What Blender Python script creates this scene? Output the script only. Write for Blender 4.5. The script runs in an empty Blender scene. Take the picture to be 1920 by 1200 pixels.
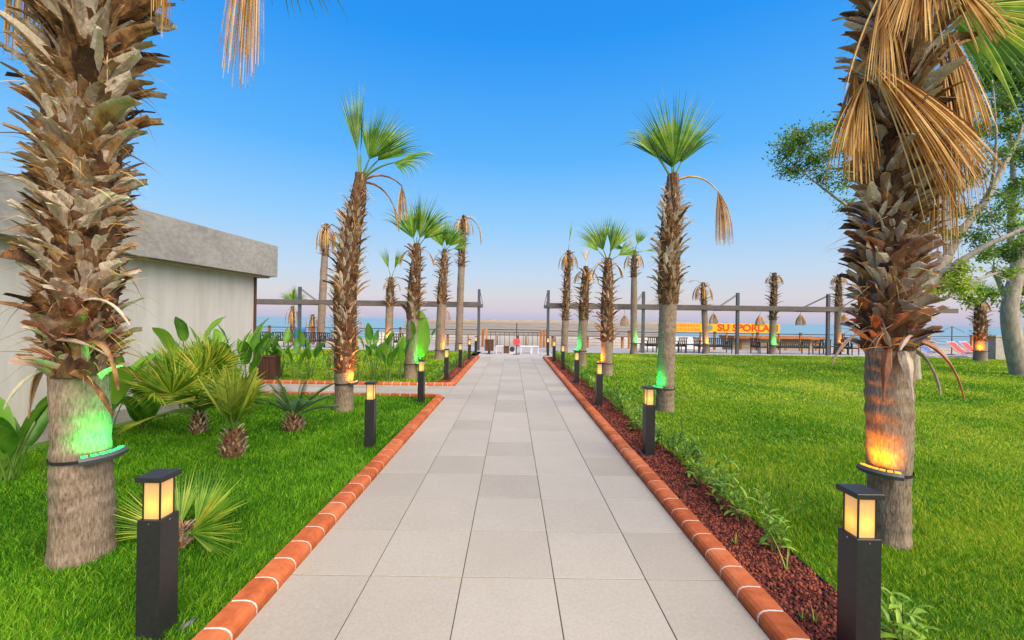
import bpy, math, random
import numpy as np
from mathutils import Vector, Matrix

R = math.radians
PI = math.pi
scene = bpy.context.scene
col = scene.collection

# ------------------------------------------------------------------ camera, sky, sun, exposure
CAM_H, FPX, ROLL = 1.68, 776.0, R(0.8)
cam_data = bpy.data.cameras.new("camera")
cam_data.sensor_width = 36.0
cam_data.lens = 36.0 * FPX / 1920.0
cam_data.clip_start, cam_data.clip_end = 0.05, 20000
cam = bpy.data.objects.new("camera", cam_data)
col.objects.link(cam)
cam.matrix_world = Matrix.Translation((0, 0, CAM_H)) @ Matrix.Rotation(PI / 2, 4, 'X') @ Matrix.Rotation(ROLL, 4, 'Z')
scene.camera = cam

SUN_EL, SUN_AZ = R(46), R(-52)          # azimuth measured from +X towards +Y: behind the camera, a little to one side


def srgb(r, g, b):
    f = lambda c: (c / 255 / 12.92) if c / 255 <= 0.04045 else ((c / 255 + 0.055) / 1.055) ** 2.4
    return (f(r), f(g), f(b), 1)


world = bpy.data.worlds.new("World")
scene.world = world
world.use_nodes = True
wt = world.node_tree
wt.nodes.clear()
w_out = wt.nodes.new('ShaderNodeOutputWorld')
bg = wt.nodes.new('ShaderNodeBackground')
sky = wt.nodes.new('ShaderNodeTexSky')
sky.sky_type = 'NISHITA'
sky.sun_disc = False
sky.sun_elevation = SUN_EL
sky.sun_rotation = PI / 2 - SUN_AZ
tc = wt.nodes.new('ShaderNodeTexCoord')
sep = wt.nodes.new('ShaderNodeSeparateXYZ')
ramp = wt.nodes.new('ShaderNodeValToRGB')
wt.links.new(tc.outputs['Generated'], sep.inputs[0])
wt.links.new(sep.outputs['Z'], ramp.inputs[0])
stops = [(0.0, srgb(186, 190, 218)), (0.022, srgb(211, 201, 216)), (0.055, srgb(217, 213, 220)), (0.11, srgb(196, 218, 240)),
         (0.22, srgb(150, 207, 254)), (0.36, srgb(92, 182, 255)), (0.56, srgb(38, 152, 248)), (0.8, srgb(24, 126, 232)), (1.0, srgb(20, 112, 215))]
el = ramp.color_ramp.elements
el[0].position, el[0].color = stops[0]
el[1].position, el[1].color = stops[-1]
for p, c in stops[1:-1]:
    e = el.new(p)
    e.color = c
skm = wt.nodes.new('ShaderNodeVectorMath')
skm.operation = 'SCALE'
skm.inputs['Scale'].default_value = 0.1
wt.links.new(sky.outputs[0], skm.inputs[0])
mixs = wt.nodes.new('ShaderNodeMix')
mixs.data_type = 'RGBA'
mixs.inputs['Factor'].default_value = 0.08
wt.links.new(ramp.outputs[0], mixs.inputs['A'])
wt.links.new(skm.outputs[0], mixs.inputs['B'])
wt.links.new(mixs.outputs['Result'], bg.inputs[0])
bg.inputs[1].default_value = 0.675
wt.links.new(bg.outputs[0], w_out.inputs[0])

sun_data = bpy.data.lights.new("sun", 'SUN')
sun_data.energy = 5.0
sun_data.angle = R(72)
sun_data.color = (1.0, 0.82, 0.60)
sun = bpy.data.objects.new("sun", sun_data)
col.objects.link(sun)
sd = Vector((math.cos(SUN_EL) * math.cos(SUN_AZ), math.cos(SUN_EL) * math.sin(SUN_AZ), math.sin(SUN_EL)))
sun.rotation_euler = (-sd).to_track_quat('-Z', 'Y').to_euler()
sun.location = (0, -10, 20)

vs = scene.view_settings
vs.view_transform = 'Standard'
vs.look = 'None'
vs.exposure = 0.62
vs.gamma = 1.0
scene.render.engine = 'CYCLES'
scene.cycles.max_bounces = 6
scene.cycles.transparent_max_bounces = 6
scene.cycles.use_denoising = True


# ------------------------------------------------------------------ helpers
def unroll(px, py):
    u, v = px - 960.0, py - 600.0
    c, s = math.cos(ROLL), math.sin(ROLL)
    return u * c + v * s, -u * s + v * c


def at(px, py, Y):
    u, v = unroll(px, py)
    return Vector((u * Y / FPX, Y, CAM_H - v * Y / FPX))


def gnd(px, py, z=0.0):
    u, v = unroll(px, py)
    Y = (CAM_H - z) * FPX / v
    return Vector((u * Y / FPX, Y, z))


class MB:
    """collects verts / faces / a per-vertex variation value"""

    def __init__(s):
        s.v, s.f, s.a = [], [], []

    def add(s, vs_, fs_, a=0.5):
        o = len(s.v)
        s.v += [tuple(p) for p in vs_]
        s.f += [tuple(i + o for i in f) for f in fs_]
        s.a += list(a) if hasattr(a, '__len__') else [a] * len(vs_)
        return s

    def box(s, c, d, a=0.5, m=None, bev=0.0):
        x, y, z = d[0] / 2, d[1] / 2, d[2] / 2
        if bev <= 0:
            p = [Vector((i, j, k)) for k in (-z, z) for j in (-y, y) for i in (-x, x)]
            f = [(0, 2, 3, 1), (4, 5, 7, 6), (0, 1, 5, 4), (2, 6, 7, 3), (0, 4, 6, 2), (1, 3, 7, 5)]
        else:
            b = min(bev, x * .9, y * .9, z * .9)
            p = []
            for (zz, q) in ((-z, b), (-z + b, 0), (z - b, 0), (z, b)):
                p += [Vector(t) for t in ((-x + q, -y + q, zz), (x - q, -y + q, zz), (x - q, y - q, zz), (-x + q, y - q, zz))]
            f = [(3, 2, 1, 0), (12, 13, 14, 15)]
            for r_ in range(3):
                for k in range(4):
                    k2 = (k + 1) % 4
                    f.append((r_ * 4 + k, r_ * 4 + k2, r_ * 4 + 4 + k2, r_ * 4 + 4 + k))
        c = Vector(c)
        if m is not None:
            p = [m @ q for q in p]
        return s.add([q + c for q in p], f, a)

    def tube(s, pts, rad, n=6, a=0.5, caps=True):
        pts = [Vector(p) for p in pts]
        rs = rad if hasattr(rad, '__len__') else [rad] * len(pts)
        vv, ff = [], []
        ref = None
        for i, p in enumerate(pts):
            t = (pts[min(i + 1, len(pts) - 1)] - pts[max(i - 1, 0)]).normalized()
            if ref is None:
                ref = t.orthogonal().normalized()
            ref = (ref - t * ref.dot(t)).normalized()
            b = t.cross(ref)
            for k in range(n):
                an = 2 * PI * k / n
                vv.append(p + (ref * math.cos(an) + b * math.sin(an)) * rs[i])
        for i in range(len(pts) - 1):
            for k in range(n):
                k2 = (k + 1) % n
                ff.append((i * n + k, i * n + k2, i * n + n + k2, i * n + n + k))
        if caps:
            ff.append(tuple(range(n - 1, -1, -1)))
            o = (len(pts) - 1) * n
            ff.append(tuple(o + k for k in range(n)))
        return s.add(vv, ff, a)

    def mesh(s, name, mat, smooth=False):
        me = bpy.data.meshes.new(name)
        me.from_pydata(s.v, [], s.f)
        at_ = me.attributes.new("var", 'FLOAT', 'POINT')
        at_.data.foreach_set('value', np.array(s.a, dtype=np.float32))
        if mat:
            me.materials.append(mat)
        if smooth:
            me.polygons.foreach_set('use_smooth', [True] * len(me.polygons))
        me.update()
        return me

    def build(s, name, mat, parent=None, smooth=False, loc=None):
        return link(name, s.mesh(name, mat, smooth), parent, loc)


def link(name, data, parent=None, loc=None, mtx=None):
    o = bpy.data.objects.new(name, data)
    col.objects.link(o)
    if parent is not None:
        o.parent = parent
    if loc is not None:
        o.location = loc
    if mtx is not None:
        o.matrix_basis = mtx
    return o


def tag(o, label=None, cat=None, group=None, kind=None):
    for k, v in (('label', label), ('category', cat), ('group', group), ('kind', kind)):
        if v:
            o[k] = v
    return o


def thing(name, loc, label, cat, group=None, rz=0.0):
    o = link(name, None, loc=loc)
    o.empty_display_size = 0.1
    o.rotation_euler = (0, 0, rz)
    return tag(o, label, cat, group)


def copy_tree(o, parent=None):
    c = o.copy()
    col.objects.link(c)
    c.parent = parent
    for ch in list(o.children):
        copy_tree(ch, c)
    return c


def np_mesh(name, verts, tris, var, mat):
    me = bpy.data.meshes.new(name)
    me.vertices.add(len(verts))
    me.vertices.foreach_set('co', verts.astype(np.float32).ravel())
    nt = len(tris)
    me.loops.add(nt * 3)
    me.loops.foreach_set('vertex_index', tris.astype(np.int32).ravel())
    me.polygons.add(nt)
    me.polygons.foreach_set('loop_start', np.arange(0, nt * 3, 3, dtype=np.int32))
    me.polygons.foreach_set('loop_total', np.full(nt, 3, dtype=np.int32))
    me.update(calc_edges=True)
    a = me.attributes.new("var", 'FLOAT', 'POINT')
    a.data.foreach_set('value', var.astype(np.float32))
    me.materials.append(mat)
    me.validate()
    return me


# ------------------------------------------------------------------ materials
def M(name, cols, scale=6.0, rough=0.75, bump=0.0, bscale=None, stretch=(1, 1, 1), rnd=0.0, attr=0.0, trans=0.0,
      spec=0.35, metal=0.0, detail=6.0, lo=0.3, hi=0.7, nmix=1.0, bdist=0.02, coord='Object', bstretch=None, big=None):
    m = bpy.data.materials.new(name)
    m.use_nodes = True
    nt = m.node_tree
    N, L = nt.nodes, nt.links
    bs = N['Principled BSDF']
    bs.inputs['Roughness'].default_value = rough
    bs.inputs['Metallic'].default_value = metal
    bs.inputs['Specular IOR Level'].default_value = spec
    tcn = N.new('ShaderNodeTexCoord')

    def mp(st, sc, detail_):
        mapn = N.new('ShaderNodeMapping')
        mapn.inputs['Scale'].default_value = st
        L.new(tcn.outputs[coord], mapn.inputs[0])
        nz = N.new('ShaderNodeTexNoise')
        nz.inputs['Scale'].default_value = sc
        nz.inputs['Detail'].default_value = detail_
        nz.inputs['Roughness'].default_value = 0.62
        L.new(mapn.outputs[0], nz.inputs['Vector'])
        if coord == 'Object' and rnd:
            oi_ = N.new('ShaderNodeObjectInfo')
            mu = N.new('ShaderNodeMath'); mu.operation = 'MULTIPLY'
            mu.inputs[1].default_value = 57.0
            L.new(oi_.outputs['Random'], mu.inputs[0])
            L.new(mu.outputs[0], mapn.inputs['Location'])
        return nz

    nz = mp(stretch, scale, detail)
    fac = nz.outputs['Fac']

    def madd(f, src, k):
        a = N.new('ShaderNodeMath'); a.operation = 'SUBTRACT'
        L.new(src, a.inputs[0]); a.inputs[1].default_value = 0.5
        b = N.new('ShaderNodeMath'); b.operation = 'MULTIPLY_ADD'
        L.new(a.outputs[0], b.inputs[0]); b.inputs[1].default_value = k
        L.new(f, b.inputs[2])
        return b.outputs[0]

    if nmix != 1.0:
        b = N.new('ShaderNodeMath'); b.operation = 'MULTIPLY_ADD'
        L.new(fac, b.inputs[0]); b.inputs[1].default_value = nmix; b.inputs[2].default_value = 0.5 - 0.5 * nmix
        fac = b.outputs[0]
    if rnd:
        oi = N.new('ShaderNodeObjectInfo')
        fac = madd(fac, oi.outputs['Random'], rnd)
    if attr:
        an = N.new('ShaderNodeAttribute'); an.attribute_name = 'var'
        fac = madd(fac, an.outputs['Fac'], attr)
    if big:
        nb = mp((1, 1, 1), big[0], 3.0)
        fac = madd(fac, nb.outputs['Fac'], big[1])
    rp = N.new('ShaderNodeValToRGB')
    e = rp.color_ramp.elements
    n = len(cols)
    e[0].position, e[0].color = lo, (*cols[0][:3], 1)
    e[1].position, e[1].color = hi, (*cols[-1][:3], 1)
    for i in range(1, n - 1):
        q = e.new(lo + (hi - lo) * i / (n - 1))
        q.color = (*cols[i][:3], 1)
    L.new(fac, rp.inputs[0])
    L.new(rp.outputs[0], bs.inputs['Base Color'])
    if bump:
        nb = mp(bstretch or stretch, bscale or scale * 3, 5.0)
        bp = N.new('ShaderNodeBump')
        bp.inputs['Strength'].default_value = bump
        bp.inputs['Distance'].default_value = bdist
        L.new(nb.outputs['Fac'], bp.inputs['Height'])
        L.new(bp.outputs[0], bs.inputs['Normal'])
    if trans:
        tr = N.new('ShaderNodeBsdfTranslucent')
        L.new(rp.outputs[0], tr.inputs['Color'])
        mx = N.new('ShaderNodeMixShader')
        mx.inputs[0].default_value = trans
        L.new(bs.outputs[0], mx.inputs[1])
        L.new(tr.outputs[0], mx.inputs[2])
        L.new(mx.outputs[0], N['Material Output'].inputs['Surface'])
    return m


def emit(name, colr, strength):
    m = bpy.data.materials.new(name)
    m.use_nodes = True
    bs = m.node_tree.nodes['Principled BSDF']
    bs.inputs['Base Color'].default_value = (*colr[:3], 1)
    bs.inputs['Emission Color'].default_value = (*colr[:3], 1)
    bs.inputs['Emission Strength'].default_value = strength
    return m


MT = {}
MT['tile'] = M('paver', [(0.33, 0.298, 0.24), (0.385, 0.352, 0.29), (0.44, 0.405, 0.338)], 55, 0.62, 0.08, 120, rnd=0.24, spec=0.3, big=(1.3, 0.30), bdist=0.004, nmix=0.6)
MT['grout'] = M('grout', [(0.09, 0.08, 0.07), (0.13, 0.12, 0.105)], 20, 0.9)
MT['brick'] = M('terracotta', [(0.34, 0.08, 0.024), (0.47, 0.12, 0.038), (0.53, 0.165, 0.065)], 14, 0.8, 0.5, 70, rnd=0.42, bdist=0.004, big=(6, 0.5), lo=.22, hi=.78, spec=.2)
MT['mortar'] = M('mortar', [(0.55, 0.50, 0.45), (0.72, 0.68, 0.62)], 30, 0.9)
MT['soil'] = M('lawn_soil', [(0.05, 0.13, 0.008), (0.09, 0.19, 0.014)], 4, 0.95)
MT['mulchbase'] = M('gravel_bed', [(0.05, 0.012, 0.008), (0.13, 0.03, 0.018)], 40, 0.95, 0.6, 90)
MT['stone'] = M('lava_stone', [(0.055, 0.014, 0.010), (0.15, 0.032, 0.018), (0.26, 0.065, 0.035)], 30, 0.9, attr=0.9)
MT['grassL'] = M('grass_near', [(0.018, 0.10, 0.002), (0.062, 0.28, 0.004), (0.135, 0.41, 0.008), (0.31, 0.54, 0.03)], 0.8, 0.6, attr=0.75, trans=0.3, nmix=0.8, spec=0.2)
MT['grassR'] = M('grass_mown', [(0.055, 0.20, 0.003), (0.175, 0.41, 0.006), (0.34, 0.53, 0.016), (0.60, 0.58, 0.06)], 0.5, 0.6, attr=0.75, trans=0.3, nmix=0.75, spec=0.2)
MT['trunk'] = M('palm_trunk', [(0.11, 0.078, 0.055), (0.21, 0.155, 0.11), (0.28, 0.215, 0.155), (0.36, 0.29, 0.22)], 24, 0.9, 1.0, 14, stretch=(3.0, 3.0, 0.8), bstretch=(5.5, 5.5, 0.9), bdist=0.016, big=(3.0, 0.35), lo=.30, hi=.70)
MT['fibre'] = M('palm_fibre', [(0.04, 0.02, 0.010), (0.12, 0.058, 0.026), (0.24, 0.13, 0.06)], 9, 0.95, 1.0, 30, stretch=(2, 2, .8), bdist=0.03)
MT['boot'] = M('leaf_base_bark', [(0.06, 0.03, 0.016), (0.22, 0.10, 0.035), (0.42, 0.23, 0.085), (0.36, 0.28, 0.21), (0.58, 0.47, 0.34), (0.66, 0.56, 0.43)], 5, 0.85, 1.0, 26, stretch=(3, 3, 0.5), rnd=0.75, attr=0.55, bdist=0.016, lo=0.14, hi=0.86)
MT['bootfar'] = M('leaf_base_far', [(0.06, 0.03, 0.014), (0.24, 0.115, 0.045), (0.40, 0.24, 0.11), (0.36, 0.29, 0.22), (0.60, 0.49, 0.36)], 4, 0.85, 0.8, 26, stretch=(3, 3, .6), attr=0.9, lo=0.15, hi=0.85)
MT['bootred'] = M('leaf_base_red', [(0.07, 0.02, 0.012), (0.22, 0.075, 0.035), (0.36, 0.16, 0.09), (0.42, 0.31, 0.24)], 4, 0.8, 0.5, 22, stretch=(3, 3, .7), rnd=0.6, attr=0.35, bdist=0.012, lo=.2, hi=.8)
MT['dead'] = M('dead_frond', [(0.28, 0.115, 0.02), (0.52, 0.26, 0.055), (0.70, 0.42, 0.12), (0.74, 0.52, 0.22)], 5, 0.7, attr=0.75, trans=0.25)
MT['frond'] = M('green_frond', [(0.035, 0.11, 0.006), (0.085, 0.23, 0.008), (0.17, 0.34, 0.016), (0.36, 0.46, 0.06)], 3, 0.45, attr=0.55, trans=0.35, spec=0.4)
MT['frondy'] = M('yellowish_frond', [(0.07, 0.17, 0.008), (0.20, 0.36, 0.018), (0.42, 0.52, 0.04), (0.60, 0.52, 0.05)], 3, 0.45, attr=0.7, trans=0.35, spec=0.4)
MT['cycad'] = M('cycad_frond', [(0.025, 0.075, 0.02), (0.06, 0.15, 0.045), (0.13, 0.24, 0.07)], 4, 0.4, attr=0.6, trans=0.25, spec=0.5)
MT['paddle'] = M('paddle_leaf', [(0.04, 0.16, 0.012), (0.10, 0.29, 0.02), (0.20, 0.42, 0.035)], 5, 0.35, 0.25, 14, rnd=0.45, attr=0.3, trans=0.35, spec=0.5, stretch=(1, 1, .4))
MT['stalk'] = M('leaf_stalk', [(0.06, 0.15, 0.02), (0.14, 0.24, 0.04)], 6, 0.5, rnd=0.3)
MT['bedleaf'] = M('bedding_leaf', [(0.08, 0.22, 0.015), (0.20, 0.40, 0.03), (0.36, 0.56, 0.06)], 12, 0.4, rnd=0.45, attr=0.5, trans=0.35, spec=0.5)
MT['bedstem'] = M('bedding_stem', [(0.10, 0.04, 0.03), (0.13, 0.16, 0.04)], 8, 0.6, rnd=0.4)
MT['black'] = M('powder_coat', [(0.014, 0.014, 0.016), (0.024, 0.024, 0.026)], 60, 0.42, 0.05, 400, spec=0.5, bdist=0.001)
MT['screw'] = M('screw_steel', [(0.45, 0.45, 0.46), (0.6, 0.6, 0.6)], 60, 0.35, metal=1.0)
MT['hose'] = M('hose_rubber', [(0.010, 0.010, 0.012), (0.02, 0.02, 0.024)], 30, 0.5)
MT['wall'] = M('painted_plaster', [(0.50, 0.48, 0.45), (0.58, 0.56, 0.53), (0.64, 0.62, 0.59)], 2.2, 0.9, 0.12, 80, stretch=(1.8, 1.8, 0.22), big=(0.5, 0.3), bdist=0.004)
MT['parapet'] = M('stone_cladding', [(0.26, 0.25, 0.24), (0.33, 0.32, 0.305), (0.39, 0.38, 0.36)], 9, 0.85, 0.2, 30, stretch=(1, 1, 1.6), detail=9, big=(1.6, 0.6), bdist=0.008)
MT['plinth'] = M('concrete_plinth', [(0.30, 0.28, 0.26), (0.45, 0.42, 0.39)], 6, 0.9, 0.3, 40)
MT['terrace'] = M('terrace_paving', [(0.36, 0.34, 0.33), (0.46, 0.44, 0.42)], 2, 0.8)
MT['sand'] = M('sand', [(0.34, 0.28, 0.21), (0.44, 0.37, 0.29)], 0.4, 0.95, detail=8)
MT['steel'] = M('grey_steel', [(0.065, 0.07, 0.08), (0.10, 0.105, 0.115)], 3, 0.5, spec=0.4)
MT['beam'] = M('taupe_beam', [(0.10, 0.085, 0.08), (0.14, 0.12, 0.115)], 3, 0.6)
MT['wood'] = M('orange_timber', [(0.30, 0.10, 0.022), (0.46, 0.17, 0.04), (0.55, 0.24, 0.07)], 5, 0.6, rnd=0.4, stretch=(3, 3, .4))
MT['cable'] = M('dark_rail', [(0.03, 0.03, 0.032), (0.05, 0.05, 0.05)], 5, 0.5)
MT['chair'] = M('charcoal_metal', [(0.022, 0.024, 0.028), (0.04, 0.042, 0.048)], 5, 0.5, rnd=0.2)
MT['cushion'] = M('grey_cushion', [(0.20, 0.19, 0.19), (0.30, 0.29, 0.28)], 12, 0.9, rnd=0.3)
MT['wicker'] = M('wicker', [(0.26, 0.13, 0.035), (0.48, 0.28, 0.10), (0.60, 0.40, 0.18)], 14, 0.8, attr=0.6)
MT['brownwood'] = M('brown_timber', [(0.07, 0.032, 0.02), (0.14, 0.065, 0.04)], 6, 0.7, rnd=0.4, stretch=(3, 3, .4))
MT['roofcloth'] = M('pavilion_membrane', [(0.22, 0.19, 0.15), (0.28, 0.245, 0.20)], 0.6, 0.9)
MT['tan'] = M('tan_fascia', [(0.36, 0.29, 0.20), (0.46, 0.38, 0.27)], 1.5, 0.85)
MT['white'] = M('white_paint', [(0.62, 0.61, 0.60), (0.74, 0.73, 0.72)], 5, 0.6)
MT['yellow'] = M('yellow_print', [(0.80, 0.42, 0.01), (0.86, 0.55, 0.02)], 1.5, 0.7)
MT['orangep'] = M('orange_print', [(0.80, 0.22, 0.02), (0.84, 0.34, 0.04)], 3, 0.7)
MT['redp'] = M('red_print', [(0.70, 0.05, 0.01), (0.75, 0.07, 0.012)], 3, 0.7)
MT['red'] = M('red_cloth', [(0.60, 0.05, 0.06), (0.72, 0.09, 0.10)], 5, 0.7)
MT['blue'] = M('blue_cloth', [(0.03, 0.16, 0.50), (0.05, 0.24, 0.62)], 5, 0.7)
MT['bark'] = M('pale_bark', [(0.22, 0.18, 0.14), (0.34, 0.29, 0.23), (0.46, 0.41, 0.34)], 6, 0.85, 0.6, 18, stretch=(2, 2, .6), bdist=0.03)
MT['treeleaf'] = M('tree_leaf', [(0.05, 0.12, 0.01), (0.12, 0.25, 0.015), (0.24, 0.37, 0.025), (0.44, 0.54, 0.04)], 0.35, 0.45, attr=0.85, trans=0.3, lo=0.2, hi=0.85, spec=0.4)
MT['sandstone'] = M('rough_wall', [(0.33, 0.30, 0.26), (0.46, 0.42, 0.37)], 4, 0.9, 0.5, 14)


def glass_lantern():
    m = bpy.data.materials.new('amber_lantern')
    m.use_nodes = True
    N, L = m.node_tree.nodes, m.node_tree.links
    bs = N['Principled BSDF']
    bs.inputs['Base Color'].default_value = (0.30, 0.20, 0.10, 1)
    bs.inputs['Roughness'].default_value = 0.45
    t = N.new('ShaderNodeTexCoord')
    d = N.new('ShaderNodeVectorMath'); d.operation = 'DISTANCE'
    d.inputs[1].default_value = (0, 0, 0.70)
    L.new(t.outputs['Object'], d.inputs[0])
    rp = N.new('ShaderNodeValToRGB')
    e = rp.color_ramp.elements
    e[0].position, e[0].color = 0.040, (1.5, 1.0, 0.14, 1)
    e[1].position, e[1].color = 0.135, (0.72, 0.37, 0.12, 1)
    q = e.new(0.06); q.color = (1.25, 0.66, 0.08, 1)
    q = e.new(0.085); q.color = (0.95, 0.47, 0.13, 1)
    L.new(d.outputs['Value'], rp.inputs[0])
    L.new(rp.outputs[0], bs.inputs['Emission Color'])
    bs.inputs['Emission Strength'].default_value = 0.50
    return m


MT['lantern'] = glass_lantern()
MT['ledg'] = emit('green_led', (0.02, 1.0, 0.14), 1.3)
MT['ledo'] = emit('orange_led', (1.0, 0.30, 0.01), 1.4)


def water():
    m = bpy.data.materials.new('sea_water')
    m.use_nodes = True
    N, L = m.node_tree.nodes, m.node_tree.links
    bs = N['Principled BSDF']
    bs.inputs['Base Color'].default_value = (0.06, 0.22, 0.30, 1)
    bs.inputs['Roughness'].default_value = 0.22
    t = N.new('ShaderNodeTexCoord')
    mp = N.new('ShaderNodeMapping')
    mp.inputs['Scale'].default_value = (0.05, 0.35, 1)
    L.new(t.outputs['Object'], mp.inputs[0])
    nz = N.new('ShaderNodeTexNoise')
    nz.inputs['Scale'].default_value = 1.0
    nz.inputs['Detail'].default_value = 8
    L.new(mp.outputs[0], nz.inputs['Vector'])
    b = N.new('ShaderNodeBump')
    b.inputs['Strength'].default_value = 0.5
    b.inputs['Distance'].default_value = 0.6
    L.new(nz.outputs['Fac'], b.inputs['Height'])
    L.new(b.outputs[0], bs.inputs['Normal'])
    return m


MT['sea'] = water()

# ------------------------------------------------------------------ the setting
PL, PR = -1.42, 1.40            # path edges
PATH_END = 18.6
LAWN_END = 21.7
SP0, SP1 = 8.95, 10.40          # side path between these depths


def sheet(name, pts, z, mat, kind='structure', thick=0.0):
    mb = MB()
    n = len(pts)
    if thick:
        mb.add([(x, y, z) for x, y in pts] + [(x, y, z - thick) for x, y in pts],
               [tuple(range(n))] + [(i, n + i, n + (i + 1) % n, (i + 1) % n) for i in range(n)])
    else:
        mb.add([(x, y, z) for x, y in pts], [tuple(range(n))])
    return tag(mb.build(name, mat), kind=kind)


sheet('ground', [(-400, -30), (400, -30), (400, 21), (-400, 21)], -0.06, MT['soil'], thick=2.5)
sheet('beach', [(-600, 20.5), (600, 20.5), (600, 74), (-600, 74)], -2.0, MT['sand'])
sheet('sea', [(-9000, 70), (9000, 70), (9000, 15000), (-9000, 15000)], -2.2, MT['sea'])
sheet('terrace', [(-34, LAWN_END + .02), (34, LAWN_END + .02), (34, 26.2), (-34, 26.2)], 0.0, MT['terrace'], thick=2.1)
sheet('landing', [(-2.4, PATH_END + .01), (2.4, PATH_END + .01), (2.4, LAWN_END + .015), (-2.4, LAWN_END + .015)], 0.0, MT['terrace'], thick=.2)


def xw(y):                      # face of the garden wall of the building
    return -5.84 + (y - 9.4) * 0.088


sheet('lawn_left', [(xw(-2), -2), (PL - .16, -2), (PL - .16, SP0 - .16), (xw(SP0 - .16), SP0 - .16)], 0.0, MT['soil'], thick=.05)
sheet('lawn_back', [(-24, SP1 + .16), (PL - .16, SP1 + .16), (PL - .16, LAWN_END), (-24, LAWN_END)], 0.0, MT['soil'], thick=.05)
sheet('lawn_right', [(PR + .66, -2), (30, -2), (30, LAWN_END), (PR + .66, LAWN_END)], 0.0, MT['soil'], thick=.05)
bed_r = sheet('gravel_bed', [(PR + .14, -1), (PR + .66, -1), (PR + .66, PATH_END + .4), (PR + .14, PATH_END + .4)], 0.012, MT['mulchbase'], thick=.05)
bed_l = sheet('gravel_bed', [(PL - .52, SP1 + .14), (PL - .14, SP1 + .14), (PL - .14, PATH_END + .4), (PL - .52, PATH_END + .4)], 0.012, MT['mulchbase'], thick=.05)

# path with single paver tiles
path = tag(MB().add([(PL, -1, -.006), (PR, -1, -.006), (PR, PATH_END, -.006), (PL, PATH_END, -.006)], [(0, 1, 2, 3)]).build('path', MT['grout']), kind='structure')
spath = tag(MB().add([(-9, SP0, -.008), (PL, SP0, -.008), (PL, SP1, -.008), (-9, SP1, -.008)], [(0, 1, 2, 3)]).build('side_path', MT['grout']), kind='structure')
tile_cache = {}


def tile(x0, x1, y0, y1, parent):
    g = 0.0032
    k = (round(x1 - x0, 3), round(y1 - y0, 3))
    if k not in tile_cache:
        mb = MB().box((0, 0, -.01), (k[0] - 2 * g, k[1] - 2.8 * g, 0.02), bev=0.0016)
        tile_cache[k] = mb.mesh('tile', MT['tile'])
    dz = random.uniform(-.0006, .0006)
    return link('tile', tile_cache[k], parent, ((x0 + x1) / 2, (y0 + y1) / 2, dz))


random.seed(4)
xs = [PL, -0.90, -0.302, 0.297, 0.896, PR]
ys = [2.70 + 0.6 * k for k in range(-5, 26)] + [PATH_END]
for j in range(len(ys) - 1):
    for i in range(5):
        tile(xs[i], xs[i + 1], ys[j], ys[j + 1], path)
sxs = [PL - .6 * k for k in range(0, 11)]
sys_ = [SP0, SP0 + .48, SP0 + .97, SP1]
for i in range(len(sxs) - 1):
    for j in range(3):
        tile(sxs[i + 1], sxs[i], sys_[j], sys_[j + 1], spath)

# kerbs of bull-nosed bricks
PROF = [(0, -.05), (0, .034), (.010, .054), (.030, .068), (.062, .074), (.11, .073), (.150, .070), (.150, -.05)]


def prof_mesh(length, inset, name, mat, shrink=1.0):
    mb = MB()
    n = len(PROF)
    vv = []
    for yy in (-length / 2, length / 2):
        for (x, z) in PROF:
            vv.append((x + (inset if x < .07 else -inset), yy, z - inset))
    ff = [(i, (i + 1) % n, n + (i + 1) % n, n + i) for i in range(n)] + [tuple(range(n - 1, -1, -1)), tuple(range(n, 2 * n))]
    mb.add(vv, ff)
    return mb.mesh(name, mat)


brick_me = prof_mesh(0.193, 0, 'brick', MT['brick'])
brick_short = prof_mesh(0.105, 0, 'brick', MT['brick'])


def kerb(name, pts, step=0.209):
    """pts: polyline of the path-side edge, lawn on the right-hand side of travel's local +x"""
    core = MB()
    first = None
    n = len(PROF)
    vv = []
    P = [Vector((x, y, 0)) for x, y in pts]
    for i, p in enumerate(P):
        a = (P[i] - P[i - 1]).normalized() if i else (P[1] - P[0]).normalized()
        b = (P[i + 1] - P[i]).normalized() if i < len(P) - 1 else a
        t = (a + b).normalized()
        nr = Vector((t.y, -t.x, 0)) / max(.5, t.dot(a))
        for (x, z) in PROF:
            xx = x + (.0035 if x < .07 else -.0035)
            vv.append(p + nr * xx + Vector((0, 0, z - .0035)))
    ff = []
    for i in range(len(P) - 1):
        for k in range(n):
            ff.append((i * n + k, i * n + n + k, i * n + n + (k + 1) % n, i * n + (k + 1) % n))
    core.add(vv, ff)
    root = tag(core.build(name, MT['mortar']), kind='structure')
    for i in range(len(P) - 1):
        d = P[i + 1] - P[i]
        Ln = d.length
        t = d.normalized()
        ang = math.atan2(t.y, t.x) - PI / 2
        me, st = (brick_me, step) if Ln > .3 else (brick_short, 0.118)
        cnt = max(1, int(round(Ln / st)))
        for k in range(cnt):
            c = P[i] + t * (Ln * (k + .5) / cnt)
            sc = (Ln / cnt) / st
            jit = random.uniform(-.0012, .0012)
            link('brick', me, root, mtx=Matrix.Translation((c.x + jit, c.y, random.uniform(-.001, .001))) @ Matrix.Rotation(ang + random.uniform(-.006, .006), 4, 'Z') @ Matrix.Diagonal((1, sc, 1, 1)))
    return root


def arc(cx, cy, r, a0, a1, n):
    return [(cx + r * math.cos(R(a0 + (a1 - a0) * k / n)), cy + r * math.sin(R(a0 + (a1 - a0) * k / n))) for k in range(n + 1)]


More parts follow.
